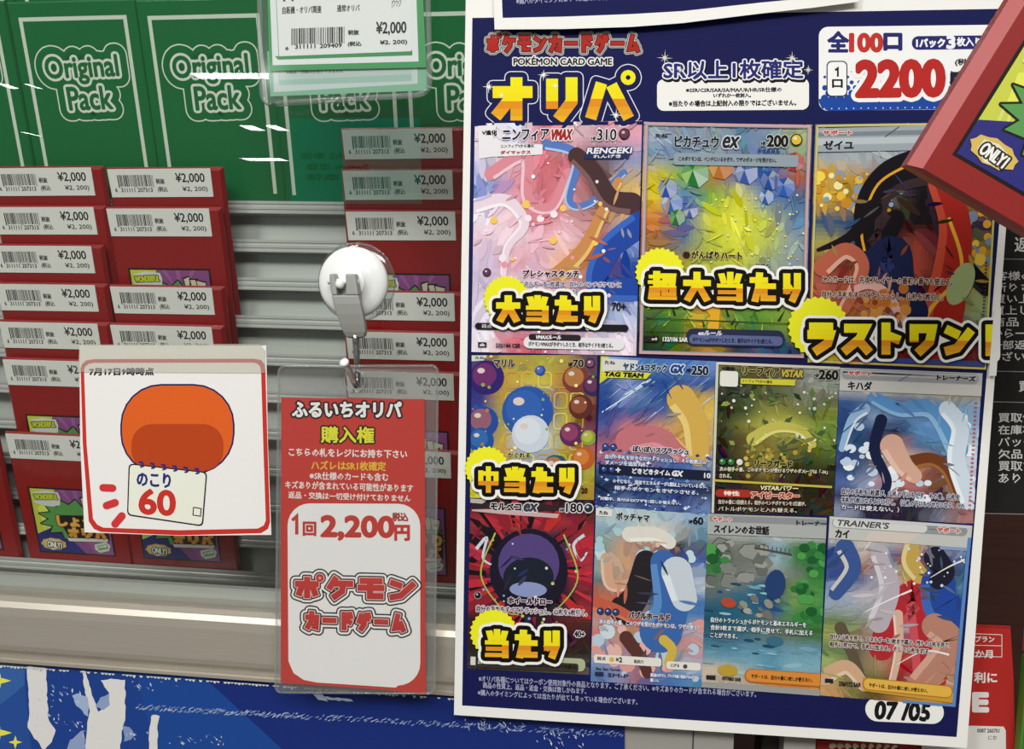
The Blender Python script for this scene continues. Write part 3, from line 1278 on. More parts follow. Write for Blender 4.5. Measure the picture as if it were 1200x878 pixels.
energy(z, 175.5, 15, 6.5, '#6A3A50')
z.poly([(128, 44), (134, 30), (186, 30), (181, 44)], '#26305C')
z.text('RENGEKI', 132, 31, 184, 37.5, '#E6E6EC', .4, [(.8, '#1C244C')], 0, .2)
z.text('れんげき', 140, 39, 172, 43, '#E6E6EC', .15)
z.text('プレシャスタッチ', 60, 174, 126, 182, '#221C22', .45, [(.9, '#E6D0D8')])
energy(z, 17, 177, 5, '#6A3A50')
micro(z, 'エネルギーを1枚選び、自分のベンチポケモンに', 56, 187, 176, 193.5, '#26222A', .12, (.7, '#D8D0E0'))
micro(z, 'つける。', 112, 196, 128, 202, '#26222A', .12, (.7, '#D8D0E0'))
z.text('70+', 166, 211, 182, 220, '#1E1A20', .35)
z.rrect(4, 237, 186, 245, 4, '#201C22', -.004)
z.text('弱点', 12, 238.5, 24, 243, '#C8C4C8', .1)
z.text('×2', 32, 238, 46, 243, '#E8E4E8', .35)
z.text('抵抗力', 62, 238.5, 76, 243, '#C8C4C8', .1)
z.text('にげる', 116, 238.5, 130, 243, '#C8C4C8', .1)
for x in (138, 146):
    z.ell(x, 240.6, 3, 3, '#E8E4E8')
    z.ell(x, 240.6, 1.8, 1.8, '#201C22')
z.rrect(62, 252, 182, 266, 7, '#E4E2E4')
z.rrect(68, 249, 130, 256.5, 3.5, '#2C262E')
z.text('VMAXルール', 76, 250.3, 106, 254.8, '#E8E4E8', .3, (), 0, .2)
micro(z, 'ポケモンVMAXがきぜつしたとき、相手はサイドを3枚とる。', 68, 258, 168, 263.5, '#1E1A20', .2)
z.rect(8, 260, 18, 266, '#201C22')
z.text('s8b', 10, 261.5, 16, 264.8, '#E8E4E8', .15)
micro(z, '232/184 CSR', 29, 261, 58, 265.5, '#201C22', .2)
done(z, 'card print in pink and blue')

# card 2: yellow and green, gems
z = card([(754.5, 143), (951.5, 146.5), (943, 420), (747.5, 415)], 197, 274)
g = parse(['9AA8B4 8090A8 8898A8 6A80A0 7890A8 A8B088', '7890B0 6888A8 90A0A8 7080A0 6080B0 90A078', 'C8B838 78A840 A87838 5868A0 3860A8 A05848',
           'D8C030 4868A8 6AA040 D0CC38 5078B0 486890', 'C87828 2858A8 C8C830 D8DC40 B0B848 6888A8', 'A06830 486890 B8C038 D8DC44 B8C050 8898A0',
           '907838 A09040 A8B440 C8CC40 90A070 8898A0', 'B8B840 90A038 A8A040 90A048 98A078 90A080', '5A8030 78A038 C88030 6A9038 78A840 98B048',
           '3A5C24 4A7828 E0B028 4A7828 5A8830 88A038', '2A3C20 405C28 B08028 303848 485080 384060'])
field(z, 197, 274, g, 48, 60, .05, 21)
brush(z, 197, 274, g, 330, (10, 30), (3, 9), lambda u, v: .5 + 2.5 * u - 1.6 * v, 22, .3, .05)
r_ = random.Random(23)
for gx, gy, q, c in ((62, 60, 17, '#2E8A34'), (92, 52, 15, '#B87028'), (122, 58, 14, '#3A5AA8'), (36, 96, 13, '#3A6AB8'), (42, 112, 10, '#2E7A3A'), (150, 66, 12, '#2850A0'),
                     (168, 74, 12, '#2A5AB0'), (178, 44, 12, '#A83838'), (30, 78, 12, '#3858A8'), (58, 104, 9, '#4858A0'), (146, 86, 9, '#3A68B8')):
    pts = [(gx + q * math.cos(i * math.pi / 3.5 + .4), gy + q * math.sin(i * math.pi / 3.5 + .4)) for i in range(7)]
    z.up(2)
    for i in range(7):
        z.raw([(gx - q * .2, gy - q * .25), pts[i], pts[(i + 1) % 7]], mix(c, ('#FFFFFF', '#101830', '#E8F0A0')[i % 3], r_.uniform(.05, .4)))
for k in range(46):
    x, y = r_.uniform(4, 190), r_.uniform(206, 256)
    a = r_.uniform(-2.4, -.7)
    L_ = r_.uniform(8, 24)
    z.poly([(x - 1.6, y), (x + L_ * math.cos(a), y + L_ * math.sin(a)), (x + 1.6, y)], r_.choice(('#2E5220', '#5A8A2C', '#88B03A', '#A8C84A', '#1E3818')))
z.poly([(70, 212), (96, 208), (94, 250), (78, 256), (84, 226)], '#E0A82C')
spots(z, 197, 274, 60, (.5, 1.5), ('#E8E890', '#C8D8E0', '#F0E060'), 24, (.4, .3, 1, .6))
blend(z, 197, 274, g, 60, 28)
z.line([(3, 2), (194, 2), (194, 272), (3, 272)], 3.0, '#C8A0A0', True)
z.line([(5, 4), (192, 4), (192, 270), (5, 270)], 1.2, '#8A9098', True)
z.text('たね', 14, 14, 28, 18, '#201C20', .3)
z.text('ピカチュウ', 37, 16, 88, 29, '#1E1A1E', .5, [(.9, '#A8B4BC')])
z.text('ex', 92, 16, 110, 29, '#26262C', .7, [(1.3, '#D4D8DC')], 0, .2)
z.text('HP', 138, 21, 143, 25.5, '#1E1A1E', .3, [(.6, '#B8C0C0')])
z.text('200', 145, 13.5, 169, 26.5, '#1E1A1E', .8, [(1.0, '#C0C8C0')])
energy(z, 179, 18, 7, '#D8B838')
z.text('テラスタル', 134, 29.5, 160, 34, '#2A3A70', .3)
z.rrect(36, 36, 182, 50, 3, '#8E9CA4')
micro(z, 'このポケモンは、ベンチにいるかぎり、ワザのダメージを受けない。', 42, 40, 156, 45.5, '#16161A', .22)
z.text('がんばりハート', 60, 151, 119, 160, '#2A1C18', .45, [(.7, '#C8C070')])
z.rrect(50, 152, 58, 159, 3, '#3A1E18')
micro(z, 'ワザの', 136, 164, 152, 168, '#26221E', .2, (.6, '#A8B0A0'))
z.line([(8, 231), (188, 234)], .9, '#26301E')
z.line([(8, 247), (60, 247)], .7, '#26301E')
z.rrect(56, 242, 172, 262, 9, '#2A2E4A')
z.rrect(60, 249, 170, 260, 5, '#5C6690')
z.text('exルール', 70, 244.5, 98, 249.5, '#E0E0E8', .3, (), 0, .2)
micro(z, 'ポケモンexがきぜつしたとき、相手はサイドを2枚とる。', 64, 252.5, 158, 258, '#1A1C34', .2)
z.rect(7, 252, 24, 259, '#26221E')
z.text('sv8', 16, 254, 22, 257, '#E0D8D8', .15)
micro(z, '132/106 SAR', 29, 253, 58, 258, '#E4E4DC', .25, (.5, '#26221E'))
done(z, 'card print in yellow and green with gem shapes')

# card 3: warm lights and dark swirls
z = card([(955.5, 146), (1172, 143), (1155.5, 434), (946.5, 425)], 212, 284)
g = parse(['8A949C 98A2A8 A8B0B4 8890A0 506080 405078', '98A4AC A8B2B8 A0A8AC 7880A0 485880 3A4A78', 'C8A038 B88830 2C4878 1E1A20 201A20 C08830',
           'C89828 88703A 5A4830 141218 181418 C88A28', '3A5878 2A4A78 141218 1C1618 241418 302A50', 'A8A050 40485A 1C1416 A04434 30161A 8A7A40',
           '8A4030 681E1A B04A38 B04838 1E1A28 C89830', 'B8604A A84838 C89A80 1E2440 802420 98A060', '98402E 9A5038 B07868 1E2850 A02A24 90A878', 'B89A38 A85A30 A86A40 22263C A02A22 5A4040',
           'D8CC38 A04028 682018 701A1A 8A2420 702020'])
field(z, 212, 284, g, 48, 60, .05, 31)
brush(z, 212, 284, g, 230, (14, 40), (4, 11), lambda u, v: 1.3 - 1.4 * u + .9 * v, 32, .22, .02)
spots(z, 212, 284, 40, (2, 7), ('#E8B83A', '#F0D050', '#C88A28', '#8898A8', '#F0E4A0'), 33, (0, .2, .42, .36))
spots(z, 212, 284, 22, (1, 4), ('#D8B868', '#88A8C8', '#E8D8B0'), 34, (.2, .2, .5, .34))
spots(z, 212, 284, 20, (2, 7), ('#D8A030', '#E8C040', '#7A8AA0'), 35, (.85, .35, 1, .6))
ribbon(z, [(96, 112), (70, 150), (66, 100), (92, 62), (150, 46)], 22, 48, '#171318', '#3A2A2C')
ribbon(z, [(62, 150), (58, 120), (74, 72), (110, 48)], 3, 3, '#E0A030')
ribbon(z, [(6, 150), (46, 132), (70, 100)], 3, 22, '#1A1418')
ribbon(z, [(140, 50), (150, 110), (176, 160), (206, 190)], 26, 18, '#15121A', '#2E2430')
ribbon(z, [(146, 66), (166, 120), (162, 190), (150, 262)], 30, 52, '#A5281F', '#C04A34')
ribbon(z, [(158, 110), (176, 170), (140, 220), (134, 266)], 4, 5, '#E0A838')
ribbon(z, [(70, 170), (96, 150), (104, 190), (120, 220)], 36, 40, '#1B2244', '#2C3668')
ribbon(z, [(14, 170), (40, 150), (60, 170), (40, 220)], 22, 14, '#B86048', '#DCA890')
ribbon(z, [(50, 196), (70, 190), (90, 200), (112, 232)], 8, 12, '#D8A8A0')
z.ell(176, 186, 14, 26, '#A0B078', .4)
spots(z, 212, 284, 24, (3, 8), ('#B86A30', '#C88A40', '#8A3A1E'), 36, (.28, .68, .55, .8))
blend(z, 212, 284, g, 60, 38)
z.poly([(3, 5), (210, 2), (210, 15), (3, 17)], '#9AA4AA')
z.poly([(3, 10), (210, 7), (210, 13), (3, 15)], '#77828A')
z.poly([(3, 17), (210, 15), (210, 30), (3, 33)], '#B4BCC0')
z.poly([(3, 25), (210, 22), (210, 31), (3, 33)], '#98A2A8')
z.line([(80, 16), (96, 4)], 1.2, '#404850')
z.text('サポート', 9, 7.5, 42, 13, '#B03028', .35, [(.8, '#E0D0C8')])
z.text('ゼイユ', 10, 20, 44, 30, '#1C1A1E', .5)
z.line([(2, 2), (210, 2), (210, 282), (2, 282)], 2.4, '#C8BC6A', True)
for k in range(26):
    z.rect(203, 160 + k * 4, 206, 161.4 + k * 4, '#4A2A28')
micro(z, 'このカードは、先攻プレイヤーの最初の番でも使える。', 14, 180, 166, 188, '#1A1618', .2, (.7, '#D8B8A8'))
micro(z, '自分の手札をすべてトラッシュし、山札を5枚引く。', 14, 198, 156, 206, '#1A1618', .2, (.7, '#D8B8A8'))
z.rect(60, 274, 210, 280, '#3A4A88')
done(z, 'card print with warm lights and dark red swirls')

# card 4: yellow with bubbles
z = card([(553, 416.5), (700, 416), (696, 586), (551, 583.5)], 146, 168)
g = parse(['4A4878 B8A048 A89840 A8A040 A89048 5A4858', '2A3078 B89040 C8B048 C8B848 A86840 5A4858', '3A3880 B89838 3A58A8 3A58A0 A89048 784838',
           '2A50A0 98984A 2A4E9A 2A4E9A B8A848 583028', '3858A0 B8A040 C8D4DC C8D4DC A8A848 8A4868', 'A8B040 C8A040 90A8C8 90A8C8 B0A040 B86A30', 'D8DC40 C8B048 B8A048 C89040 98A848 A8A838',
           'C8C838 B8B040 A8A040 A89838 98A040 A88830'])
field(z, 146, 168, g, 48, 60, .05, 41)
brush(z, 146, 168, g, 160, (6, 18), (3, 8), lambda u, v: 5 * u * v, 42, .25, .04, 1.5)
for i in range(5):
    for j in range(5):
        x, y = 40 + i * 19, 20 + j * 24
        z.line(z.rrect_pts(x, y, x + 15, y + 18, 4)[::2], 1.4, mix('#C89A38', '#E0D060', (i + j) % 3 / 2), True)
for x, y, q, c, d in ((18, 26, 20, '#33246A', '#8A3A6A'), (14, 78, 18, '#2A4A98', '#B86A30'), (12, 100, 15, '#24509A', '#3A78B8'), (122, 28, 16, '#7A3A30', '#C89050'), (142, 36, 12, '#3A2A50', '#7A4060'),
                       (128, 60, 14, '#5A2E28', '#A86040'), (118, 92, 14, '#5A2A58', '#A84A68'), (132, 120, 13, '#B85A28', '#D89040'), (80, 18, 6, '#2A4AA0', '#5A80C8'), (138, 96, 9, '#8A9A38', '#C0C850'),
                       (66, 66, 30, '#2C55A4', '#3A68B4'), (70, 92, 22, '#C6D0DA', '#DCE4EA'), (100, 132, 16, '#2A5A68', '#D88A38')):
    z.ell(x, y, q, q, c)
    z.ell(x - q * .15, y - q * .15, q * .7, q * .7, mix(c, d, .55))
    z.ell(x - q * .35, y - q * .4, q * .22, q * .16, '#D8C8C0')
spots(z, 146, 168, 50, (.6, 2.4), ('#E8E070', '#F0E8A0', '#B8783A', '#88A848'), 43)
z.poly([(0, 0), (18, 0), (14, 6), (0, 7)], '#D4D4CC')
z.text('たね', 4, 1.5, 15, 4.5, '#1C1A1E', .2)
z.text('マリル', 26, 5, 50, 14, '#1E1A1E', .4, [(.7, '#B8B090')])
z.text('HP', 113, 9, 117, 12.5, '#1E1A1E', .25)
z.text('70', 118, 5.5, 130, 14, '#1E1A1E', .4, [(.7, '#B8B090')])
energy(z, 138, 9.5, 5.5, '#7A4A70')
z.text('かくれる', 44, 114, 70, 120, '#1E1A1E', .3, [(.6, '#D8D080')])
z.text('20', 131, 154, 138, 160, '#1E1A1E', .3)
done(z, 'card print in yellow with glossy bubbles')

# card 5: blue light streaks and splash
z = card([(704, 417.5), (839, 423.5), (832.5, 603), (697, 594)], 135, 178)
g = parse(['88A8D0 6888C0 5078B8 5078B8 5078B8 6888C0', '3A5898 8898C8 2A4A90 2A4A90 3A5898 2A4A90', '2A4A90 8898C8 5068A8 2A4A90 B89040 C8A848', '24408A 3A5A9A 3A5A9A 5A6098 C8A848 D8B858',
           '4A5A98 B87078 C07878 C89868 C89848 C8A868', '885878 C87880 C07078 C09060 C8A050 C8A868', 'B87078 B87880 A87888 607098 4A68A8 8890A8', '3A5898 5878B0 4A68A8 3A58A0 4A68A8 7890B8',
           '20283C 283860 283868 304070 2A3868 28304A', '283C70 6078A8 3A5088 5068A0 3A5088 6880B0'])
field(z, 135, 178, g, 48, 60, .05, 51)
brush(z, 135, 178, g, 170, (8, 30), (2, 6), lambda u, v: -.75, 52, .25, .02, .12)
r_ = random.Random(53)
for k in range(46):
    x, y = r_.uniform(0, 130), r_.uniform(20, 80)
    L_ = r_.uniform(8, 34)
    z.poly([(x, y), (x + L_, y - L_ * .95), (x + L_ + .9, y - L_ * .95 + .5)], r_.choice(('#C8DCEC', '#88B0DC', '#4A78C0', '#5AA880')))
ribbon(z, [(4, 66), (40, 40), (60, 24), (30, 44)], 1.5, 1.5, '#D0E4F0')
ribbon(z, [(36, 98), (70, 92), (100, 110)], 30, 20, '#BF7078', '#D89098')
ribbon(z, [(96, 46), (112, 70), (118, 110)], 34, 26, '#CFA850', '#E2C878')
for k in range(150):
    x, y = r_.uniform(0, 132), r_.uniform(108, 178)
    q = r_.uniform(.6, 2.6)
    z.up(.5)
    z.raw([(x, y - q), (x + q * 1.5, y), (x, y + q * .8), (x - q, y + .3)], r_.choice(('#C8D8EC', '#E4ECF4', '#7898CC', '#20386C', '#3A58A0')))
blend(z, 135, 178, g, 40, 58)
z.poly([(0, 0), (10, 0), (8, 26), (-2, 34)], '#C9CC3A')
z.poly([(2, 2), (44, 3), (42, 15), (2, 17)], '#D4D4CC')
z.text('たね', 5, 5, 17, 9, '#1E1A1E', .25)
z.text('ヤドン&コダック', 27, 6.5, 78, 15, '#1A1C26', .4, [(.7, '#B8C8DC')])
z.text('GX', 82, 6.5, 96, 15.5, '#26427A', .9, [(1.2, '#D4E0EC')], 0, .2)
z.text('HP', 101, 10, 106, 13.5, '#1A1C26', .25)
z.text('250', 107, 6.5, 126, 16.5, '#1A1C26', .6, [(.7, '#B8C8DC')])
z.poly([(3, 17), (60, 17), (54, 24), (3, 25)], '#D4D23C')
z.text('TAG TEAM', 5, 18, 50, 23, '#1A1A1A', .55, (), 0, .15)
for k in (0, 9):
    energy(z, 10 + k, 106, 4, '#2A4A98')
z.text('ぽいぽいスプラッシュ', 42, 103, 107, 110, '#1E1C24', .4, [(.8, '#D8D0D8')])
micro(z, '自分の手札を好きなだけトラッシュし、その枚数ぶん', 10, 115, 128, 120, '#E4E8F0', .12, (.5, '#5868A0'))
micro(z, 'ダメージを追加する。', 10, 122, 60, 127, '#E4E8F0', .12, (.5, '#5868A0'))
z.poly([(3, 127), (133, 127), (133, 138), (3, 138)], '#1C2238')
for k in (0, 9):
    energy(z, 9 + k, 132.5, 3.8, '#2A4A98')
z.text('+', 23, 130, 28, 135, '#E4E8F0', .4)
z.text('どきどきタイム', 42, 129.5, 86, 135.5, '#E4E8F0', .3)
z.text('GX', 88, 129.5, 100, 135.5, '#E4E8F0', .5, (), 0, .2)
z.text('10', 126, 130, 133, 135.5, '#E4E8F0', .3)
micro(z, 'のぞむなら、追加でエネルギーが2個以上ついているなら、', 20, 143, 130, 148, '#E8ECF2', .12, (.5, '#30487C'))
micro(z, '相手のポケモンをきぜつさせる。', 22, 151, 120, 156, '#E8ECF2', .12, (.5, '#30487C'))
micro(z, '対戦中、自分はGXワザを1回しか使えない。', 6, 165, 100, 169, '#E8ECF2', .12, (.5, '#30487C'))
done(z, 'card print with blue light streaks and splashes')

# card 6: dim garden greens
z = card([(839, 424), (984, 430), (976, 604.5), (833.5, 601)], 143, 175)
g = parse(['6A6A48 5A5838 685838 787850 98A098 98A8A0', '3A4430 4A4C38 5A5C3C 686C58 888C80 98A090', '2A3424 485030 586034 6A7048 788068 686C50', '283220 3A4828 8A8C3C 8A8838 6A7438 7A8838',
           '384024 7A7C38 B0AC4A C0BC58 98A048 6A8838', '3A3824 5A5028 787038 888040 70783A 70883A', '28281C 585028 90803A 6A6830 484C28 50602C', '20241C 4A4428 98883C 484020 30301C 38401F',
           '24201C 3A3220 5A4C28 3A3220 2A2418 30301C', '2A1E1A 382820 482C20 38241C 2A201A 2C2018', '2C241E 382C22 40301F 38281E 30261E 3A3024'])
field(z, 143, 175, g, 48, 60, .05, 61)
brush(z, 143, 175, g, 260, (6, 20), (2, 6), lambda u, v: 6 * u + 4 * v, 62, .4, .03, 2)
r_ = random.Random(63)
for k in range(36):
    x, y, a, L_ = r_.uniform(0, 140), r_.uniform(20, 110), r_.uniform(0, 6.28), r_.uniform(8, 18)
    d = Vector((math.cos(a), math.sin(a)))
    m = Vector((-d.y, d.x))
    p = Vector((x, y))
    z.poly([tuple(p), tuple(p + d * L_ * .5 + m * 3), tuple(p + d * L_), tuple(p + d * L_ * .5 - m * 3)], r_.choice(('#3A5A2C', '#5A7A34', '#26381E', '#8A9A4A', '#465A34')))
ribbon(z, [(46, 88), (70, 74), (100, 76), (116, 92)], 16, 8, '#BDB654', '#D8D27C')
spots(z, 143, 175, 40, (.7, 2.2), ('#E0E0D0', '#D8D8A0', '#C8C8B8'), 64, (0, .15, 1, .5))
spots(z, 143, 175, 26, (1, 3), ('#C8B450', '#A89840'), 65, (.2, .5, .8, .75))
blend(z, 143, 175, g, 60, 68)
z.rect(0, 0, 143, 3, '#D8D0B8', .0)
z.rect(0, 0, 3, 175, '#C8CCB8')
z.text('V進化', 7, 5, 22, 9, '#1E1C1A', .25)
z.rrect(5, 10, 26, 28, 3, '#E0E0D4')
z.text('リーフィア', 31, 4.5, 73, 14, '#1E1C1A', .45, [(.8, '#B0A868')])
z.text('VSTAR', 75, 6, 100, 14, '#C8B04A', .5, [(1, '#3A3420')], 0, .2)
z.poly([(29, 18), (92, 17), (92, 24), (29, 24)], '#D2CA3C')
micro(z, 'リーフィアVから進化', 31, 19, 66, 22.5, '#26241A', .12)
z.text('HP', 114, 9.5, 119, 13, '#1E1C1A', .3, [(.6, '#B8B8A8')])
z.text('260', 119.5, 4.5, 141, 15, '#1E1C1A', .7, [(.8, '#B8B8A8')])
for k, c in ((0, '#2E7A3A'), (10, '#2E7A3A'), (20, '#D8D8D0')):
    energy(z, 11 + k, 115, 4.5, c)
z.text('リーフガード', 49, 112, 92, 119.5, '#181812', .5, [(.8, '#A8A060')])
z.text('180', 134, 115, 143, 121, '#1C1A14', .3)
micro(z, '次の相手の番、このポケモンが受けるワザのダメージは「-30」', 8, 121, 134, 126, '#E0DCC4', .12, (.5, '#3A3820'))
micro(z, 'される。', 8, 129, 22, 134, '#E0DCC4', .12, (.5, '#3A3820'))
z.line([(2, 137), (140, 141)], 2.6, '#C2B24A')
z.text('VSTARパワー', 56, 141, 100, 146.5, '#E0D8B0', .3, [(.7, '#3A2A18')], 0, .15)
z.rrect(4, 147, 46, 156, 4.5, '#A83228')
z.text('特性', 14, 149, 32, 154, '#F0E0D0', .3)
z.text('アイビースター', 46, 149, 102, 156, '#B83A30', .5, [(.8, '#E0C8B0')])
micro(z, '自分の番に1回使える。相手のベンチポケモンを1匹選び、', 8, 159, 110, 164, '#D8D0BC', .12, (.5, '#2C241C'))
micro(z, 'バトルポケモンと入れ替える。', 8, 167, 100, 172, '#D8D0BC', .12, (.5, '#2C241C'))
done(z, 'card print in dim garden greens')

# card 7: blue sky and clouds
z = card([(984.5, 431), (1151, 437.5), (1140, 614), (977, 605)], 164, 177)
g = parse(['B8B8B4 B8B8B4 B8B8B0 B8B4A8 C8B898 A8A8A8', 'C0C0C0 C0C0BC C0C0B8 B8B4AC C8B478 B8A880', '3A5A90 5878A8 3A5A90 587CA8 88A0C0 88A8C8', '2A4880 88A0C0 5878A8 6A90BC 6A98C8 88A8C8',
           '284478 3A5888 1E2038 5A8CC0 6A9CCC A8BCD0', '3A5888 283048 B07868 4A6890 58789C C0CCD8', '284478 485068 D8BCA8 C8A898 405070 C8D0DC', '304878 6A7890 C89080 A05A40 784028 B8B8C8',
           '5068A0 98A0B8 B86A68 B07068 6A4030 B0A8A8', '383C58 30304A 5A4048 28243A 302838 A86868', '8890A8 20203A 2A2438 222034 707888 A07070'])
field(z, 164, 177, g, 48, 60, .05, 71)
brush(z, 164, 177, g, 170, (10, 32), (4, 11), lambda u, v: .9 - 2 * v, 72, .15, .015, .5)
r_ = random.Random(73)
for k in range(44):
    x, y = r_.choice(((30, 80), (40, 96), (24, 120), (130, 60), (150, 80), (146, 110), (70, 136), (110, 140)))
    x, y = x + r_.gauss(0, 9), y + r_.gauss(0, 9)
    q = r_.uniform(3, 8)
    z.ell(x, y, q, q * .8, r_.choice(('#D8E4EC', '#E8EEF0', '#B8CCE0')), 0, 12)
ribbon(z, [(40, 34), (70, 46), (110, 46), (140, 90)], 14, 26, '#5C92C8', '#8AB8DC')
ribbon(z, [(50, 60), (44, 96), (60, 130), (56, 150)], 14, 10, '#1A2040')
ribbon(z, [(84, 110), (110, 104), (130, 116), (146, 150)], 18, 12, '#6E3A1E', '#9A6430')
ribbon(z, [(64, 90), (78, 112), (92, 124)], 28, 18, '#D0A590', '#E0BCA8')
ribbon(z, [(126, 44), (142, 66), (140, 104), (158, 150)], 20, 22, '#CBD8E4', '#E6EEF2')
ribbon(z, [(6, 96), (16, 62), (30, 48)], 8, 14, '#8FB2D2', '#D2E0EC')
blend(z, 164, 177, g, 50, 78)
z.poly([(0, 0), (164, 0), (164, 16), (0, 16)], '#BDBDBA')
z.rrect(2, 1, 160, 13.5, 6, '#9A9C9E')
z.rrect(3, 2, 159, 8, 4, '#B9BBBB')
z.poly([(0, 14), (164, 14), (164, 27), (0, 27)], '#CBCAC4')
z.text('サポート', 10, 3, 36, 8.5, '#B83A30', .35, [(.7, '#E4D8D0')])
z.text('トレーナーズ', 112, 4, 156, 9.5, '#201E22', .45)
z.text('キハダ', 10, 15.5, 37, 25.5, '#1C1A1E', .45)
z.line([(68, 13), (82, 4)], .9, '#505458')
for k in range(26):
    z.rect(157, 34 + k * 5, 160, 36 + k * 5, '#B86A70')
micro(z, '自分の手札を1枚選び、山札の下にもどす。その後、山札を', 8, 143, 146, 150, '#14141C', .2, (.7, '#C8C8D4'))
micro(z, '手札が5枚になるように引く。（山札の下にもどせないなら、この', 8, 153, 152, 160, '#14141C', .2, (.7, '#C8C8D4'))
micro(z, 'カードは使えない。）', 8, 162, 76, 168, '#E8E4E8', .15, (.6, '#383850'))
done(z, 'card print with blue sky and clouds')

# card 8: red and black flames
z = card([(551.5, 584), (697, 587), (690.5, 791), (547.5, 783.5)], 145, 203)
g = parse(['2A2022 3A2024 2A1C20 4A2428 3A2024 2A2024', 'A03038 A8303A C03440 B83040 A03038 802830', '702A34 382430 2A2438 3A2C48 482838 A03034', '903040 3A2848 5A4878 685080 40304C A02C38',
           'B83048 282030 303848 303848 282434 B03040', '782840 241E34 303058 383460 241E30 983040', 'A02A38 241E2C 20203A 20223C 282030 6A2830', '882830 3A2028 1E1C24 1E1C28 3A2A30 982C30',
           '3A1E22 582428 30202A 2C2028 5A242A 4A2A24', '48201E 3A1E24 2A1C22 302024 402026 401E22', '2A2220 3A2A24 2C2420 2E2622 3A2C26 2C2422', '3A342C 3A342C 403A30 48423A 504A3E 58524A'])
field(z, 145, 203, g, 48, 60, .05, 81)
brush(z, 145, 203, g, 150, (8, 24), (2, 6), lambda u, v: math.atan2(v - .42, u - .5), 82, .5, .02, .4)
r_ = random.Random(83)
for k in range(74):
    a = r_.uniform(0, 6.28)
    q0, q1 = r_.uniform(38, 60), r_.uniform(62, 104)
    w_ = r_.uniform(.03, .10)
    c0 = (70, 84)
    z.poly([(c0[0] + q0 * math.cos(a), c0[1] + q0 * math.sin(a)), (c0[0] + q1 * math.cos(a + w_), c0[1] + q1 * math.sin(a + w_)), (c0[0] + q1 * .86 * math.cos(a + w_ * 2.4), c0[1] + q1 * .86 * math.sin(a + w_ * 2.4)),
            (c0[0] + q0 * math.cos(a + w_ * 1.4), c0[1] + q0 * math.sin(a + w_ * 1.4))], r_.choice(('#B82C3A', '#C23444', '#1C1418', '#1E161C', '#8A2430', '#B83028')))
z.ell(70, 84, 46, 50, '#1E1A2A')
z.ell(70, 76, 36, 36, '#54437A', .2)
z.ell(70, 92, 30, 24, '#1E2430', -.1)
z.ell(70, 106, 22, 9, '#8A94C0', 0)
spots(z, 145, 203, 26, (.7, 2.2), ('#B8C860', '#D8D8E0', '#8898C8'), 84, (.1, .2, .95, .75))
for p in ([(8, 60), (20, 46), (16, 70), (26, 78)], [(134, 40), (122, 52), (130, 70), (138, 60)]):
    ribbon(z, p, 4, 2, '#C8D4DC')
for p in ([(30, 40), (14, 90), (40, 130), (60, 136)], [(110, 40), (128, 90), (104, 128), (84, 136)]):
    ribbon(z, p, 2, 1.2, '#A8B858')
blend(z, 145, 203, g, 40, 88)
z.poly([(0, 4), (124, 6), (110, 12), (4, 14)], '#30262A')
z.poly([(2, 13), (26, 12), (104, 16), (102, 21), (40, 18), (2, 15)], '#C8A8A8')
z.poly([(0, 0), (20, 1), (14, 6), (0, 5)], '#B8B0AC')
z.text('モルペコ', 24, 5, 59, 13, '#1A1418', .5, [(1.0, '#D0C8C8')])
z.text('ex', 62, 5, 77, 13.5, '#3A3A44', .8, [(1.2, '#D8D8DC')], 0, .2)
z.text('HP', 105, 10, 110, 13, '#1A1418', .3, [(.7, '#D0C8C8')])
z.text('180', 112, 3.5, 131, 13.5, '#1A1418', .4, [(1.1, '#E0DCDC')])
energy(z, 138, 8.5, 6, '#26343C', '#D8DCE0')
energy(z, 11, 115, 4.5, '#1A1A20', '#9098A0')
z.text('ホイールドロー', 47, 116, 98, 123, '#201A20', .45, [(.9, '#D0C0C8')])
micro(z, '自分の手札をすべてトラッシュし、山札を6枚引く。', 10, 127, 140, 134, '#281C24', .2, (1.0, '#D8CCD4'))
z.text('40+', 126, 152, 138, 159, '#201A20', .35, [(.9, '#D8D0D4')])
z.rrect(96, 184, 140, 199, 6, '#A9B48E')
z.rrect(12, 190, 132, 200, 3, '#3A352E')
micro(z, 'ポケモンexがきぜつしたとき、相手はサイドを2枚とる。', 60, 192, 130, 196.5, '#16120E', .2)
z.rect(4, 188, 10, 198, '#D8D4CC')
z.text('sv', 13, 192, 18, 196, '#D8D4CC', .2)
micro(z, '117/080 SAR', 21, 190, 44, 195, '#C8D0B0', .25)
done(z, 'card print with red and black flames')

# card 9: soft pastel bokeh
z = card([(698.5, 593), (830, 602.5), (822, 806), (692, 798.5)], 130, 203)
g = parse(['B8C8C8 A8C0C8 B8C8C8 A8C0C8 A8B8C8 88A8C0', '88A8B8 98B8C0 C8C4B8 D0CCC0 A8A8A8 6890A8', '88A098 C09880 A88878 C09880 302C34 5A6878', '78908A C8A080 B09078 4A3A38 3A5088 3A58A0',
           '98A8A0 C89878 C89C80 282428 3A60A0 98A8C0', '687878 C8A088 302A2E 30406A 3A60A0 C0C8D0', 'B86A50 B86048 302A2E 3A5890 3A68A8 4A78B0', 'C08070 C86A58 5A4848 88A0C0 4A78B0 4A78B0',
           'B89088 B87868 C09078 A09890 6088B8 98A0B0', 'C87870 B89088 B88068 5A3838 B88080 C89898', '88A0B8 C88888 5A3030 382428 A09890 C09098', '8898C0 A890B0 A07080 8080A8 88A0C0 A0B0C8', '5878A8 8890B8 A06870 4A70A8 4A78B0 5888B8'])
field(z, 130, 203, g, 48, 60, .05, 91)
brush(z, 130, 203, g, 130, (12, 34), (5, 12), lambda u, v: 1 + u * 2, 92, .12, .02, .8)
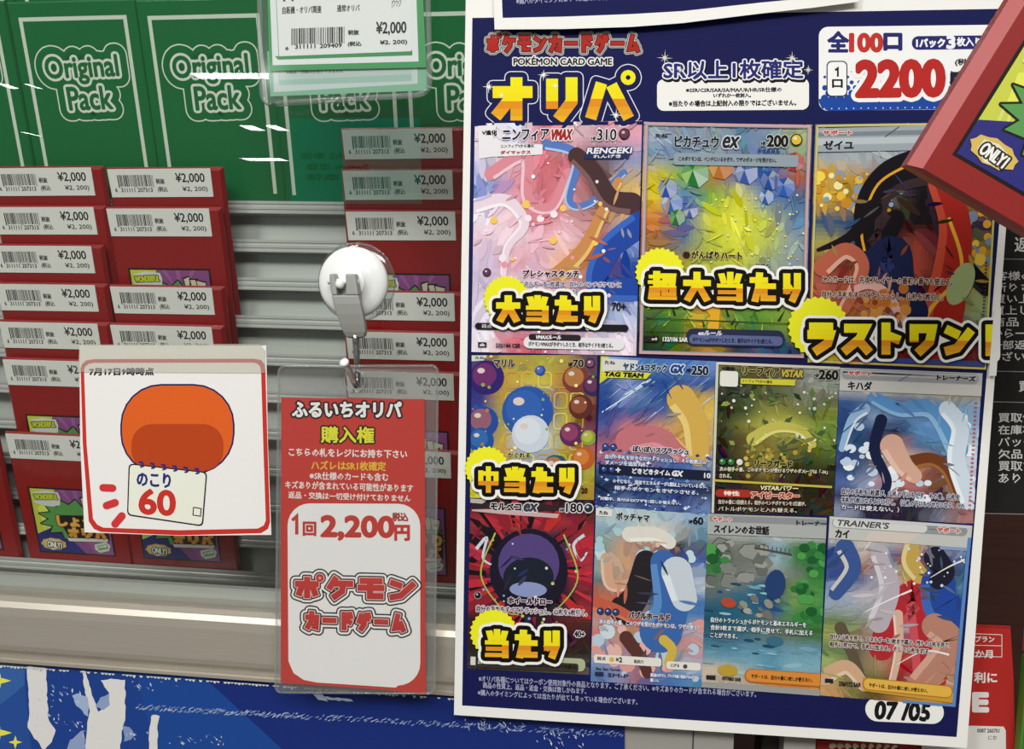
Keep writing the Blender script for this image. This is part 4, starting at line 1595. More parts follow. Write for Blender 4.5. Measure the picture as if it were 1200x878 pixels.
spots(z, 130, 203, 36, (3, 10), ('#D89890', '#E0B0A8', '#B8C8D8', '#C8D8DC'), 93, (0, .62, 1, .95))
spots(z, 130, 203, 16, (3, 8), ('#A8C8D0', '#C0D8DC'), 94, (0, .1, 1, .3))
ribbon(z, [(40, 30), (70, 28), (86, 36)], 18, 16, '#DAD6CB', '#E8E6DE')
ribbon(z, [(14, 60), (20, 90), (50, 84), (60, 70)], 14, 12, '#CFA184', '#E0BCA2')
ribbon(z, [(60, 60), (50, 100), (36, 118)], 26, 34, '#282428')
ribbon(z, [(0, 112), (30, 120), (54, 132)], 18, 10, '#C05C44', '#D07A60')
ribbon(z, [(80, 60), (90, 110), (80, 140)], 30, 50, '#3A66A8', '#5A8AC4')
ribbon(z, [(96, 70), (106, 100)], 36, 30, '#C4CED6', '#DCE4E8')
ribbon(z, [(40, 150), (60, 176), (66, 190)], 16, 12, '#5A3430')
ribbon(z, [(84, 150), (94, 160), (90, 176)], 12, 10, '#CDB048')
blend(z, 130, 203, g, 50, 98)
z.poly([(0, 2), (19, 3), (19, 11), (0, 11)], '#DCDAD2')
z.text('たね', 4, 5, 14, 9, '#1E1C20', .25)
z.text('ポッチャマ', 24, 5.5, 62, 14, '#1E1C20', .45, [(.7, '#C8D0D0')])
z.text('HP', 108, 8.5, 112, 12, '#1E1C20', .25)
z.text('60', 113, 4.5, 124, 12.5, '#1E1C20', .45)
for k in (0, 9, 18):
    energy(z, 9 + k, 121, 4.2, '#26407A')
z.text('バブルホールド', 42, 119, 90, 127, '#22202A', .45, [(.7, '#C8B8B8')])
micro(z, '次の相手の番、このワザを受けたポケモンは、ワザが使え', 8, 130, 122, 135.5, '#E8E4E4', .12, (.5, '#787890'))
micro(z, 'ない。', 8, 138, 18, 143, '#E8E4E4', .12, (.5, '#787890'))
z.rrect(3, 171, 82, 181, 3, '#E2DED2')
z.rrect(88, 174, 128, 183, 3, '#E2DED2')
micro(z, '弱点', 7, 173.5, 17, 177.5, '#26242A', .15)
z.ell(24, 176, 3, 3, '#D8B048')
z.text('×2', 29, 173, 36, 178.5, '#1E1C20', .35)
micro(z, '抵抗力', 50, 174.5, 61, 178.5, '#26242A', .15)
micro(z, 'にげる', 93, 176.5, 103, 180.5, '#26242A', .15)
z.ell(110, 179, 2.6, 2.6, '#4A484A')
micro(z, 'Illus. Saya Tsuruta', 6, 186, 34, 189.5, '#26304A', .12)
z.rect(5, 191, 15, 196, '#26304A')
micro(z, 'SM-P', 20, 192, 44, 196, '#26304A', .2)
micro(z, '進化前のポケモン。プライドが高く世話をするのが', 70, 189, 120, 193, '#E8E8EC', .12, (.4, '#5878A8'))
micro(z, '難しい。', 70, 195, 80, 199, '#E8E8EC', .12, (.4, '#5878A8'))
done(z, 'card print in soft pastel blurs')

# card 10: river and rocks
z = card([(829.5, 602), (968.5, 607), (960, 815), (822, 805)], 139, 206)
g = parse(['9AA09C A8ACA8 A8ACA8 A0A4A0 B0B4B0 A8ACA8', 'A8ACA8 B0B4B0 B0B4B0 B0B4B0 B8BAB8 B0B2B0', '5A6258 787C74 5A6A58 88A8B8 3A7A3C 2A7038', '2A6A38 6A7068 747870 98B4C0 4A7A4C 2A7038', '3A7A40 70746C 7A7E76 8C9490 707C70 2E7438',
           '687068 787C74 4A6A78 2A4058 6A8A50 4A8A48', '5A6A70 3A6A80 2A6080 2A4870 7A9A58 509048', '2A5A70 2A5E78 2A6080 30588A 5A8A48 3A8040', '28586E 2A5E78 3A6A78 6A7A70 4A7A48 3A7A40', '30607A 30607A 4A7078 6A7468 607058 4A7048',
           '4A7A90 4A7A90 5A8AA0 5A88A0 6A94A8 6A94A8', '6A98AC 6898B0 70A0B4 5890A8 78A8B8 78A8B8', 'C8B8A0 B8B8A8 88A8B0 6898A8 80A8B8 88A8B4', 'C8B8A4 C0B098 B8A890 C8843A D0883A D0883A'])
field(z, 139, 206, g, 48, 60, .05, 101)
brush(z, 139, 206, g, 130, (8, 26), (2, 6), lambda u, v: .1, 102, .2, .02, .3)
r_ = random.Random(103)
for k in range(26):
    x, y = r_.uniform(0, 70), r_.uniform(34, 82)
    q = r_.uniform(5, 12)
    pts = [(x + q * r_.uniform(.7, 1.2) * math.cos(i * math.pi / 3), y + q * .8 * r_.uniform(.7, 1.2) * math.sin(i * math.pi / 3)) for i in range(6)]
    c = r_.choice(('#7C807A', '#8E928A', '#666A64', '#9A9C94'))
    z.fan((x, y), pts, c)
    z.line([pts[3], pts[4], pts[5]], .8, '#3A3E3C')
for k in range(40):
    x, y = r_.choice(((10, 52), (126, 40), (132, 62), (116, 84), (120, 106), (130, 118)))
    x, y = x + r_.gauss(0, 8), y + r_.gauss(0, 7)
    q = r_.uniform(4, 8)
    z.ell(x, y, q, q * .8, r_.choice(('#2C7238', '#3A8442', '#1F5A2C', '#4E9A4C')), 0, 12)
z.line([(56, 38), (100, 44)], 2.2, '#4A4A46')
for k in range(9):
    z.line([(57 + k * 5, 34 + k * .4), (57 + k * 5, 40 + k * .6)], .8, '#4A4A46')
for k in range(30):
    x, y = r_.uniform(4, 84), r_.uniform(80, 180)
    z.ell(x, y, r_.uniform(3, 8), r_.uniform(.8, 1.8), r_.choice(('#1E4A64', '#6AA0B4', '#8ABAC8')), .05, 12)
for k in range(12):
    x, y = 60 + r_.gauss(8, 16), 112 + r_.gauss(0, 7)
    q = r_.uniform(3, 7)
    z.ell(x, y, q, q * .7, r_.choice(('#8C8E80', '#A2A294', '#6E7068')), r_.uniform(0, 1), 9)
z.ell(28, 104, 9, 6, '#B04A34', .2, 12)
z.ell(82, 80, 12, 18, '#26406E', .1, 14)
z.ell(84, 146, 10, 6, '#3A6A84', 0, 14)
z.ell(30, 184, 12, 7, '#B89A38', 0, 14)
z.poly([(0, 0), (139, 0), (139, 24), (0, 24)], '#A9ADA9')
z.rrect(2, 1.5, 139, 9, 3, '#8A8E8E')
z.text('サポート', 6, 3.2, 28, 8, '#B83A30', .3, [(.7, '#E0D8D0')])
z.text('トレーナー', 104, 4.2, 139, 9.2, '#201E22', .4)
z.text('スイレンのお世話', 8, 12.5, 72, 22, '#1C1A1E', .5)
micro(z, '自分のトラッシュからポケモンと基本エネルギーを', 8, 122, 120, 128, '#E0E4E0', .15, (.6, '#304A58'))
micro(z, '合計3枚まで選び、相手に見せて、手札に加える', 8, 131, 128, 137, '#E0E4E0', .15, (.6, '#304A58'))
micro(z, 'ことができる。', 8, 140, 40, 146, '#E0E4E0', .15, (.6, '#304A58'))
z.rrect(50, 180, 145, 196, 8, '#B86A24')
z.rrect(51.5, 181, 145, 194.5, 7, '#D88A38')
micro(z, 'サポートは、自分の番に1枚しか使えない。', 58, 186, 130, 191, '#26180E', .2)
z.rect(5, 191, 16, 196, '#26282A')
micro(z, '097/083 SAR', 24, 191.5, 46, 195.5, '#26282A', .2)
z.rect(0, 199, 139, 206, '#9A9A96')
done(z, 'card print with a river, rocks and bushes')

# card 11: sky blue and red sweeps
z = card([(972, 605), (1139, 616), (1119, 828), (960.5, 815)], 163, 212)
g = parse(['B0B2AE B8B8B4 C8B8A0 C8B890 B8A8B0 A8A0B0', 'B8B8B4 C0C0BC B8B8B8 B8A0A0 B8A890 98A8B8', '3A508A C8B8A8 587098 8A3030 38507A 4A6898', '3A508A A87058 88A0B8 B89A50 28283A 3A4868',
           '40588C 5A6890 C0B8C0 B89858 303450 5A88A8', '88A0C0 B8B0B8 B8B0B8 8A3038 3A4868 2A4890', '98A8B0 98A0A8 C0C0C8 A03038 304880 2A4C98', '6A8050 7A8468 B8A098 B8B0B8 A02830 2A4C98',
           '98A850 8A7860 A88C80 A83038 B0A0A8 A87860', '6A8050 605848 B08878 B02C34 A85A50 B88068', '98A868 6A7048 A88868 B0282E 983038 B88A70', 'A8A068 7A7040 68703A 802828 C09080 C89A80', 'C89868 78703C 604C34 A87A40 C8963A C09030'])
field(z, 163, 212, g, 48, 60, .05, 111)
brush(z, 163, 212, g, 200, (10, 30), (3, 9), lambda u, v: -.8 + 1.2 * v, 112, .2, .02, .5)
ribbon(z, [(70, 150), (84, 110), (110, 88), (130, 180)], 30, 40, '#B02A33', '#C85058')
ribbon(z, [(100, 24), (96, 46), (108, 62)], 22, 20, '#C0A050', '#DCC888')
ribbon(z, [(60, 40), (74, 80), (64, 120)], 22, 26, '#B4ABB4', '#D0CAD0')
ribbon(z, [(20, 36), (30, 60), (12, 90)], 22, 16, '#3A5590', '#C8C4C0')
ribbon(z, [(130, 70), (136, 96), (160, 110)], 40, 44, '#26489A', '#3E68B4')
ribbon(z, [(124, 40), (136, 56), (130, 66)], 26, 22, '#20202E')
ribbon(z, [(130, 120), (150, 140), (120, 190)], 30, 34, '#B4806C', '#CFA08C')
ribbon(z, [(20, 130), (36, 160), (50, 190)], 14, 10, '#5E5240')
ribbon(z, [(4, 190), (30, 176), (52, 196)], 20, 14, '#CDA684', '#E0C4A8')
ribbon(z, [(86, 110), (90, 150), (84, 196)], 12, 8, '#D2AE98', '#E4CCB8')
for p in ([(44, 112), (70, 96), (100, 80)], [(90, 168), (120, 150), (150, 152)], [(120, 64), (140, 50), (158, 40)]):
    ribbon(z, p, .6, 2.4, '#ECE8E4')
spots(z, 163, 212, 30, (.6, 2), ('#E8E8EC', '#C8D8E8'), 113, (.3, .14, 1, .35))
blend(z, 163, 212, g, 70, 118)
z.poly([(0, 0), (163, 0), (163, 26), (0, 26)], '#BFC0BA')
z.poly([(60, 0), (120, 0), (90, 26), (40, 26)], '#CFC2B8')
z.rrect(3, 1.5, 158, 13, 6, '#8E9294')
z.rrect(4, 2, 112, 12, 5, '#D0D0CC')
z.text('TRAINER\'S', 8, 3, 67, 10, '#4A4A4C', .35, (), 0, .25)
z.text('サポート', 124, 4, 150, 10, '#B83A30', .35, [(.8, '#E4D8D0')])
z.text('カイ', 8, 15, 23, 24, '#1C1A1E', .5)
z.rrect(128, 26, 163, 30, 1, '#8898C0')
micro(z, '自分の山札を見て、エネルギーを1枚まで選ぶ。残りの山札を見て、', 8, 138, 150, 144, '#1A1418', .2, (.7, '#D8C8C0'))
micro(z, '相手に見せて、手札に加える。そして山札を切る。', 8, 147, 128, 153, '#1A1418', .2, (.7, '#D8C8C0'))
z.poly([(50, 186), (163, 196), (163, 208), (52, 202)], '#C8963A')
z.rrect(50, 186, 158, 201, 7, '#B07A24', .02)
z.rrect(51.5, 187, 157, 199.5, 6, '#E0B04A', .02)
micro(z, 'サポートは、自分の番に1枚しか使えない。', 58, 192, 128, 197, '#26180E', .2, None, .02)
z.rect(5, 191, 15, 196, '#26242A')
micro(z, '236/172 SAR', 22, 193, 48, 198, '#26242A', .25)
z.line([(1, 2), (161, 2)], 2, '#C8CCD0')
z.line([(161, 14), (161, 211), (100, 211)], 4, '#5A86C0')
done(z, 'card print with sky blue and red sweeps')


# prize badges on the card prints
def badge(body, box, disc, tt, label, slope=0.0, widths=None, gap=.16, tail=None):
    q = Sheet(pat, step=3e-6)
    q.h = 2.2e-3
    q.star(disc[0], disc[1], disc[2], disc[2] * .92, 26, '#EDEB2C')
    q.display(body, box[0], box[1], box[2], box[3], tt, BANDS, [(8.2, '#F0EFEA'), (5.0, '#15110F')], slope, 0, gap, widths)
    if tail:
        tail(q)
    q.build('prize_badge', M_PAPER, poster, O, label)


badge('大当たり', (581, 345, 706, 378), (594, 350, 27), 8.6, 'yellow badge for the big prize', .006, [1.05, 1, 1, .8])
badge('超大当たり', (758, 317, 941, 353), (773, 319, 29), 8.4, 'yellow badge for the biggest prize', .012, [1.1, 1.05, 1, 1, .8])
badge('ラストワン', (944, 376, 1140, 416), (958, 383, 36), 10.5, 'yellow badge for the last one prize', .006, [1, 1.05, .85, 1, 1.05], .16,
      lambda q: (q.display('!', 1149, 379, 1166, 418, 9, BANDS, [(8.2, '#F0EFEA'), (5.0, '#15110F')]), q.poly([(1163.2, 360), (1171.6, 360), (1165.6, 440), (1156.6, 440)], WHITE)))
badge('中当たり', (560, 545, 676, 577), (571, 548, 26), 8.2, 'yellow badge for the middle prize', .012, [.95, 1, 1, .8])
badge('当たり', (568, 735, 659, 770), (579, 740, 28), 8.6, 'yellow badge for the small prize', .016, [1.05, 1, .8])

# small print and date
t = Sheet(pat)
t.h = 5e-5
sl = .055
t.text('※オリパ各種についてはクーポン使用対象外の商品となります。ご了承ください。※キズありのカードが含まれる場合がございます。', 561, 791.5, 886, 799, '#A9ACC4', .12, (), .0565, 0, 1)
t.text('商品の性質上、返品・返金・交換は致しかねます。', 566, 799.5, 687, 806.5, '#A9ACC4', .12, (), .06, 0, 1)
t.text('※購入のタイミングによっては当たりが出てしまっている場合がございます。', 560, 808, 747, 815, '#A9ACC4', .12, (), .06, 0, 1)
t.rrect(1014, 817, 1106, 845, 14, WHITE, .045)
t.text('07 /05', 1025, 822.5, 1088, 842, '#1B181C', 1.3, (), .045, .1)
t.build('small_print', M_PAPER, poster, O, 'small print and white date badge')

# ------------------------------------------------------------------ the poster overlapping it from above
Y_P2 = -.0135
up = thing('upper_poster', 'bottom edge of another navy poster overlapping the large poster along the top', 'poster', P(840, 0, Y_P2))
s = Sheet(on_plane(Y_P2))
s.slab([(577, -60), (1010, -60), (1006, 2), (953, 9), (890, 16), (800, 27), (740, 31.5), (660, 34), (579.5, 34.5)], WHITE, .0004)
s.poly([(586, -60), (1000, -60), (960, -3.5), (892, 3), (800, 13), (740, 16.5), (660, 19.5), (589, 21)], NAVY)
s.text('※購入のタイミングによっては当たりが出てしまっている場合がございます。', 605, -3, 800, 5, '#A9ACC4', .12, (), -.045, 0, 1)
s.build('sheet', M_PAPER, up, up.location)

# ------------------------------------------------------------------ remaining count sign
Y_SG = -.0035
sign = thing('remaining_count_sign', 'square white sign with a red rounded border counting 60 left, taped to the glass door', 'sign', P(205, 520, Y_SG))
SO = sign.location.copy()
sat = on_plane(Y_SG)
s = Sheet(sat)
s.slab([(93, 405), (312, 405), (314, 520), (318, 627), (210, 628), (99, 624), (94, 520)], '#ECEAE6', .0003)
s.build('sheet', M_PAPER, sign, SO)
t = Sheet(sat)
t.h = 3e-5
RB = '#C8352E'
bo = [(94.5, 432), (96, 427), (101, 422.5), (110, 421), (298, 420.5), (306, 422), (310, 427), (311, 434), (313.5, 520), (316.5, 612), (314, 620), (306, 625), (210, 627.5), (118, 623.5), (110, 620), (104, 611), (97, 520)]
bi = [(98.5, 434), (100, 429.5), (104, 426.5), (110, 425.3), (297, 425), (302, 426.5), (305, 430), (306, 436), (308.5, 520), (311.5, 610), (309, 616), (302, 619.5), (210, 621.5), (121, 618.5), (114, 615), (109, 608), (101.5, 520)]
t.up()
for i in range(len(bo)):
    j = (i + 1) % len(bo)
    t.raw([bo[i], bo[j], bi[j], bi[i]], RB)
t.text('7月17日9時時点', 105, 431.5, 180, 440, '#1D1A20', .5, (), -.005)
t.build('printed_border', M_PAPER, sign, SO, 'red rounded border and date line')
# plain stand-in for the picture
t = Sheet(sat)
t.h = 6e-5
t.rrect(141, 450, 275, 556, 48, '#26215A')
t.rrect(143, 452, 273, 554, 46, '#DD6226')
t.rrect(154, 497, 262, 552, 24, '#B8461F')
t.build('printed_picture', M_PAPER, sign, SO, 'plain orange rounded shape')
t = Sheet(sat)
t.h = 2.5e-4
q = [(151, 543), (243, 553), (238, 617), (149, 604)]


def rq(q, r, n=5):
    pts = []
    for i in range(4):
        p, a, b = Vector(q[i]), Vector(q[i - 1]), Vector(q[(i + 1) % 4])
        da, db = (a - p).normalized(), (b - p).normalized()
        for k in range(n + 1):
            f = k / n
            pts.append(tuple(p + da * r * (1 - f) ** 2 + db * r * f ** 2))
    return pts


t.poly(rq(q, 6), '#1E1A1E')
t.poly(rq([(152.5, 544.5), (241.5, 554.5), (236.6, 615.3), (150.5, 602.6)], 5), '#E9EADB')
for k in range(6):
    x, y = 166 + k * 13, 544.5 + k * 1.55
    t.line([(x - 3, y - 3), (x + 1, y - 2.5), (x + 2, y + 2), (x - 1.5, y + 3)], 2.2, '#26307A')
t.text('のこり', 161, 553, 200, 569, '#26307A', .7, (), .07)
t.text('60', 164, 573.5, 205, 601.5, '#C8352E', 1.5, (), .06)
t.line([(227, 594.5), (236, 596), (235.2, 605), (226.4, 603.6)], 1.2, '#26221E', True)
for a, b in (((121, 571.5), (132, 572)), ((125, 592.5), (135, 589)), ((135, 614), (143, 604.5))):
    d = Vector((b[0] - a[0], b[1] - a[1])).normalized()
    t.outline([(a, b)], 4.4, '#D03A3A', 14)
t.build('calendar_picture', M_PAPER, sign, SO, 'printed calendar page reading 60')
t = Sheet(sat, step=1e-5)
t.h = 7e-4
t.slab([(94, 404), (304, 403), (311, 411), (310.5, 421), (311, 437), (92, 436)], '#D0CEC2', 1e-4)
tp = t.build('tape_strip', M_TAPE, sign, SO, 'wide matte clear tape along the top')

# ------------------------------------------------------------------ suction hook
hc = P(418.5, 331, 0)
hook = thing('suction_hook', 'white suction cup hook with grey lever on the glass, carrying the hanging ticket', 'hook', hc)
MM = .001
bm = bmesh.new()
lathe_bm(bm, [(0, .0004), (.0205, .0004), (.0232, .0006), (.0232, .0012), (.0215, .0018), (.0195, .0032), (.0, .0040)], 56)
rr_ = [(.0229 * math.cos(a * math.pi / 28), -.0010, .0229 * math.sin(a * math.pi / 28)) for a in range(58)]
tube_bm(bm, rr_, .00055, 8, False)
mesh_obj('suction_cup', bm, M_CUP, hook, smooth=True, label='clear vinyl suction disc')
bm = bmesh.new()
lathe_bm(bm, [(0, .0042), (.0196, .0042), (.0206, .0052), (.0206, .0066), (.0199, .0080), (.0180, .0094), (.0140, .0108), (.0092, .0118), (.0088, .0130), (.0080, .0137), (0, .0140)], 56)
bmesh.ops.translate(bm, verts=bm.verts, vec=(-.0004, 0, 0))
mesh_obj('cap', bm, M_WHITEP, hook, smooth=True, label='white domed cap')


def px(u, v, Y):
    return P(u, v, Y) - hc


# lever: a bent strap, forked at the top
bm = bmesh.new()
LV = [(399.5, 324, 403, -.0215), (401.5, 345, 405, -.0218), (404, 360, None, -.0225), (409, 378, None, -.0215), (414, 393, None, -.0200)]


def strap(bm, rows, thick):
    rings = []
    for (ul, ur, v, Y) in rows:
        a, b = px(ul, v, Y), px(ur, v, Y)
        r = [a, b, b + Vector((0, thick, 0)), a + Vector((0, thick, 0))]
        rings.append([bm.verts.new(p) for p in r])
    for A, B in zip(rings, rings[1:]):
        for i in range(4):
            bm.faces.new([A[i], A[(i + 1) % 4], B[(i + 1) % 4], B[i]])
    bm.faces.new(rings[0])
    bm.faces.new(list(reversed(rings[-1])))


strap(bm, [(385.5, 392, 321, -.0195), (386.5, 393.5, 333, -.0205), (388, 395, 346, -.0215)], .0075)
strap(bm, [(404.5, 416, 321, -.0195), (405, 418, 333, -.0205), (404.5, 420, 346, -.0215)], .0075)
strap(bm, [(388, 420, 345.8, -.0215), (390.5, 422.5, 356, -.0222), (394, 425, 368, -.0222), (398, 427.5, 380, -.0215), (401.5, 428.5, 389, -.0205), (404.5, 427, 394.5, -.0192), (408, 423, 396.5, -.018)], .0045)
bmesh.ops.recalc_face_normals(bm, faces=bm.faces)
lev = mesh_obj('lever', bm, M_GREYP, hook, label='grey forked lever')
bv = lev.modifiers.new('soft_edges', 'BEVEL')
bv.width, bv.segments = .0009, 3
bm = bmesh.new()
tube_bm(bm, [px(398.5, 333, -.0135), px(398.5, 333, -.0190), px(398.4, 333, -.0206), px(398.3, 333, -.0212)], [.0028, .0028, .0022, .0008], 16)
bmesh.ops.recalc_face_normals(bm, faces=bm.faces)
mesh_obj('pivot_post', bm, M_WHITEP, hook, smooth=True)
bm = bmesh.new()
tube_bm(bm, [px(381, 335, -.0165) * 0 + px(384.5, 330, -.0165), px(420, 330, -.0165)], .0016, 12)
mesh_obj('pivot_pin', bm, M_WHITEP, hook, smooth=True)
bm = bmesh.new()
tube_bm(bm, [px(416, 392, -.0185), px(417, 405, -.0160), px(418.5, 425, -.0145), px(419, 441, -.0140), px(418.6, 449, -.0150), px(417, 451.5, -.0170), px(414.5, 446, -.0215), px(409, 433, -.0270), px(403.6, 425, -.0310)],
        [.0018, .0018, .0018, .0018, .0019, .0019, .0019, .0019, .0020], 14)
bmesh.ops.recalc_face_normals(bm, faces=bm.faces)
mesh_obj('metal_hook', bm, M_STEEL, hook, smooth=True, label='chrome hook wire')
bm = bmesh.new()
tube_bm(bm, [px(404.2, 426, -.0306), px(403.0, 424.2, -.0318), px(402.6, 423.5, -.0322)], [.0026, .0027, .0016], 14)
bmesh.ops.recalc_face_normals(bm, faces=bm.faces)
mesh_obj('hook_tip', bm, M_WHITEP, hook, smooth=True, label='white end cap')

# ------------------------------------------------------------------ hanging ticket
Y_TK = -.0200
tick = thing('purchase_ticket', 'red and white ticket in a clear sleeve hanging from the suction hook', 'ticket', P(417, 620, Y_TK))
TO = tick.location.copy()
so = Sheet(on_plane(Y_TK)).rrect_pts(326.5, 429, 513, 812, 8, 0)
so = [(x - (.010 if True else 0) * (y - 429) + (0 if x < 420 else .0), y + (.006 * (x - 326) if y > 600 else -.004 * (x - 326))) for x, y in so]


def holed(name, outer, hole, Y, thick, mat, root, label=None):
    bm = bmesh.new()
    loops = []
    for pts in (outer, hole):
        vs_ = [bm.verts.new(P(u, v, Y) - root.location) for u, v in pts]
        loops += [bm.edges.new((vs_[i], vs_[(i + 1) % len(vs_)])) for i in range(len(vs_))]
    bmesh.ops.triangle_fill(bm, use_beauty=True, edges=loops)
    ex = bmesh.ops.extrude_face_region(bm, geom=bm.faces[:])
    bmesh.ops.translate(bm, verts=[v for v in ex['geom'] if isinstance(v, bmesh.types.BMVert)], vec=(0, thick, 0))
    bmesh.ops.recalc_face_normals(bm, faces=bm.faces)
    return mesh_obj(name, bm, mat, root, label=label)


hole = [(415.5 + 11.0 * math.cos(a * math.pi / 14), 446.5 + 11.5 * math.sin(a * math.pi / 14)) for a in range(28)]
holed('sleeve_front', so, hole, Y_TK - .0011, .0003, M_SLEEVE_F, tick, 'clear vinyl sleeve')
holed('sleeve_back', so, hole, Y_TK + .0012, .0003, M_SLEEVE, tick)
bm = bmesh.new()
seam = [so[i] for i in range(len(so))]
tube_bm(bm, [P(u, v, Y_TK) - TO for u, v in seam + [seam[0], seam[1]]], .0007, 8, False)
mesh_obj('sleeve_seam', bm, M_RIM, tick, smooth=True)
bm = bmesh.new()
ring = [(415.5 + 12.3 * math.cos(a * math.pi / 14), 446.5 + 12.8 * math.sin(a * math.pi / 14)) for a in range(30)]
tube_bm(bm, [P(u, v, Y_TK - .0011) - TO for u, v in ring], .0008, 8, False)
mesh_obj('punched_hole_rim', bm, M_RIM, tick, smooth=True)
kat = on_plane(Y_TK)
s = Sheet(kat)
KR = '#C23A30'
s.slab([(329.5, 466), (497.5, 468), (499, 813.5), (440, 808), (329, 800.5)], KR, .0003)
sl = .012
s.poly(s.rrect_pts(337, 590, 492.5, 803, 26, .004)[:14] + [(464, 806), (371, 800), (356, 797), (344, 789), (338, 775)] + s.rrect_pts(337, 590, 492.5, 803, 26, .004)[21:], '#EDECE8')
s.text('ふるいちオリパ', 343, 471, 470, 488.5, '#F0EFEB', .9, [(2.1, '#1F1512')], .004)
s.text('購入権', 376.5, 500, 438, 518.5, '#E4E232', .55, [(1.9, '#241812')], .012)
s.text('こちらの札をレジにお持ち下さい', 338.5, 525, 477, 534.5, '#EDE4DC', .3, (), .02)
s.text('ハズレはSR1枚確定', 365, 540, 452, 550.5, '#E8B830', .3, (), .016)
s.text('※SR仕様のカードも含む', 363, 553, 455, 562, '#EDE4DC', .22, (), .02)
s.text('キズありが含まれている可能性があります', 334.5, 563.5, 484, 572.5, '#EDE4DC', .22, (), .03)
s.text('返品・交換は一切受け付けておりません', 338, 576, 481, 584, '#EDE4DC', .22, (), .03)
s.line([(342.5, 610), (347.8, 605), (347.8, 626.5)], 4.0, KR)
s.text('回', 355.5, 612, 370, 627.5, KR, .8, (), .012)
s.text('2,200', 377, 605, 461, 632, KR, 1.6, (), .012)
s.text('円', 463, 616, 479.5, 633, KR, 1.0, (), .012)
s.text('税込', 460, 601, 478, 610.5, '#A8362E', .5, (), .02)
ST = [(6.4, '#1A1414'), (4.8, '#EDECE8'), (2.5, '#1A1414'), (1.0, '#E8B8B0')]
s.display('ポケモン', 345, 674, 488, 702, 7.2, [(-.1, 1.2, '#C83A34', '#B02A28')], ST, .02, 0, .10)
s.display('カードゲーム', 357, 715, 476, 738, 6.2, [(-.1, 1.2, '#C83A34', '#B02A28')], ST, .03, 0, .12)
s.build('insert_card', M_GLOSSY, tick, TO, 'red and white printed card')

# ------------------------------------------------------------------ green price card at the top
Y_GC = -.0105
gc = thing('price_card', 'green bordered price card in a clear holder hanging at the top over the green packs', 'price card', P(405, 40, Y_GC))
GO = gc.location.copy()
gat = on_plane(Y_GC)
s = Sheet(gat)
s.slab([(311.5, -60), (493, -60), (499.5, 78), (499, 79), (316, 83)], '#3E9A57', .0003)
s.poly([(314, -60), (486, -60), (490.5, 72), (319.5, 76.5)], '#E6E8E8')
s.poly([(322, 66), (483, 58.5), (483.3, 65), (326, 70)], '#3F8F55')
s.poly([(320, -60), (480, -60), (482, 60), (326, 66)], '#E9EAE8')
s.line([(321, -60), (327, 70)], .7, '#4A9A60')
s.text('自販機・オリパ関連', 331, 8, 376.5, 16.5, '#2A2828', .2, (), -.03)
s.text('通常オリパ', 395, 6, 421.5, 14, '#2A2828', .2, (), -.03)
s.text('(ワウジ', 459, 0, 470, 10, '#2A2828', .1, (), -.03)
s.text('[N]オリパ', 332, -10, 372, 1.5, '#2A2828', .3, (), -.03)
s.up(2)
barcode(s, 341.5, 33.5, 403.5, 53, '#1D1B1A', 9, -.035)
s.rect(346.5, 52, 370.5, 58, '#E9EAE8', -.035)
s.rect(374, 51.2, 401, 57, '#E9EAE8', -.035)
s.text('311111', 346, 52.5, 369.5, 57.3, '#1D1B1A', .3, (), -.035)
s.text('209409', 375, 51.5, 400.5, 56.3, '#1D1B1A', .3, (), -.035)
s.text('6', 334.5, 55, 338, 58.6, '#1D1B1A', .25)
s.text('税抜', 408, 35.5, 420.5, 41, '#1D1B1A', .25, (), -.03)
s.text('(税込', 407.5, 49, 423.5, 55, '#1D1B1A', .25, (), -.03)
s.text('¥2,000', 441, 26, 476, 41.5, '#151313', .35, (), -.03)
s.text('¥2. 200)', 445.5, 47.5, 477, 53.5, '#1D1B1A', .25, (), -.03)
s.build('insert_card', M_GLOSSY, gc, GO, 'white and green printed price card')
s = Sheet(on_plane(Y_GC + .0012))
s.slab([(313, 60), (499.5, 60), (501, 106), (317, 113)], '#7DB392', .0003)
s.poly([(319, 60), (489, 60), (489.5, 98), (321, 108)], '#C3D0CC')
s.poly([(326, 70), (482, 66), (482.5, 95), (327, 100)], '#9DBFB2')
s.poly([(327, 82), (482, 76), (482, 87), (328, 94)], '#B9C8C2')
s.text('※返品・交換はお受けできません', 336, 82.5, 402, 86.5, '#4A5A54', .12, (), -.02, 0, 1)
s.build('rear_card', M_GLOSSY, gc, GO, 'second card behind, showing below')
go = [(303.5, -60), (500.5, -60), (503, 60), (503.5, 96), (502, 104), (497, 109), (488, 111.5), (410, 116), (325, 121.5), (314, 121), (309, 116.5), (307, 108), (305, 60)]
for nm, Y in (('holder_front', Y_GC - .0014), ('holder_back', Y_GC + .0028)):
    bm = bmesh.new()
    f = bm.faces.new([bm.verts.new(P(u, v, Y) - GO) for u, v in go])
    ex = bmesh.ops.extrude_face_region(bm, geom=[f])
    bmesh.ops.translate(bm, verts=[v for v in ex['geom'] if isinstance(v, bmesh.types.BMVert)], vec=(0, .0003, 0))
    bmesh.ops.recalc_face_normals(bm, faces=bm.faces)
    mesh_obj(nm, bm, M_HOLDER, gc, label='clear plastic holder' if nm == 'holder_front' else None)
bm = bmesh.new()
tube_bm(bm, [P(u, v, Y_GC + .001) - GO for u, v in go[1:]] + [P(303.5, -60, Y_GC + .001) - GO], .0016, 10, False)
mesh_obj('holder_rim', bm, M_RIM, gc, smooth=True, label='rounded clear rim')

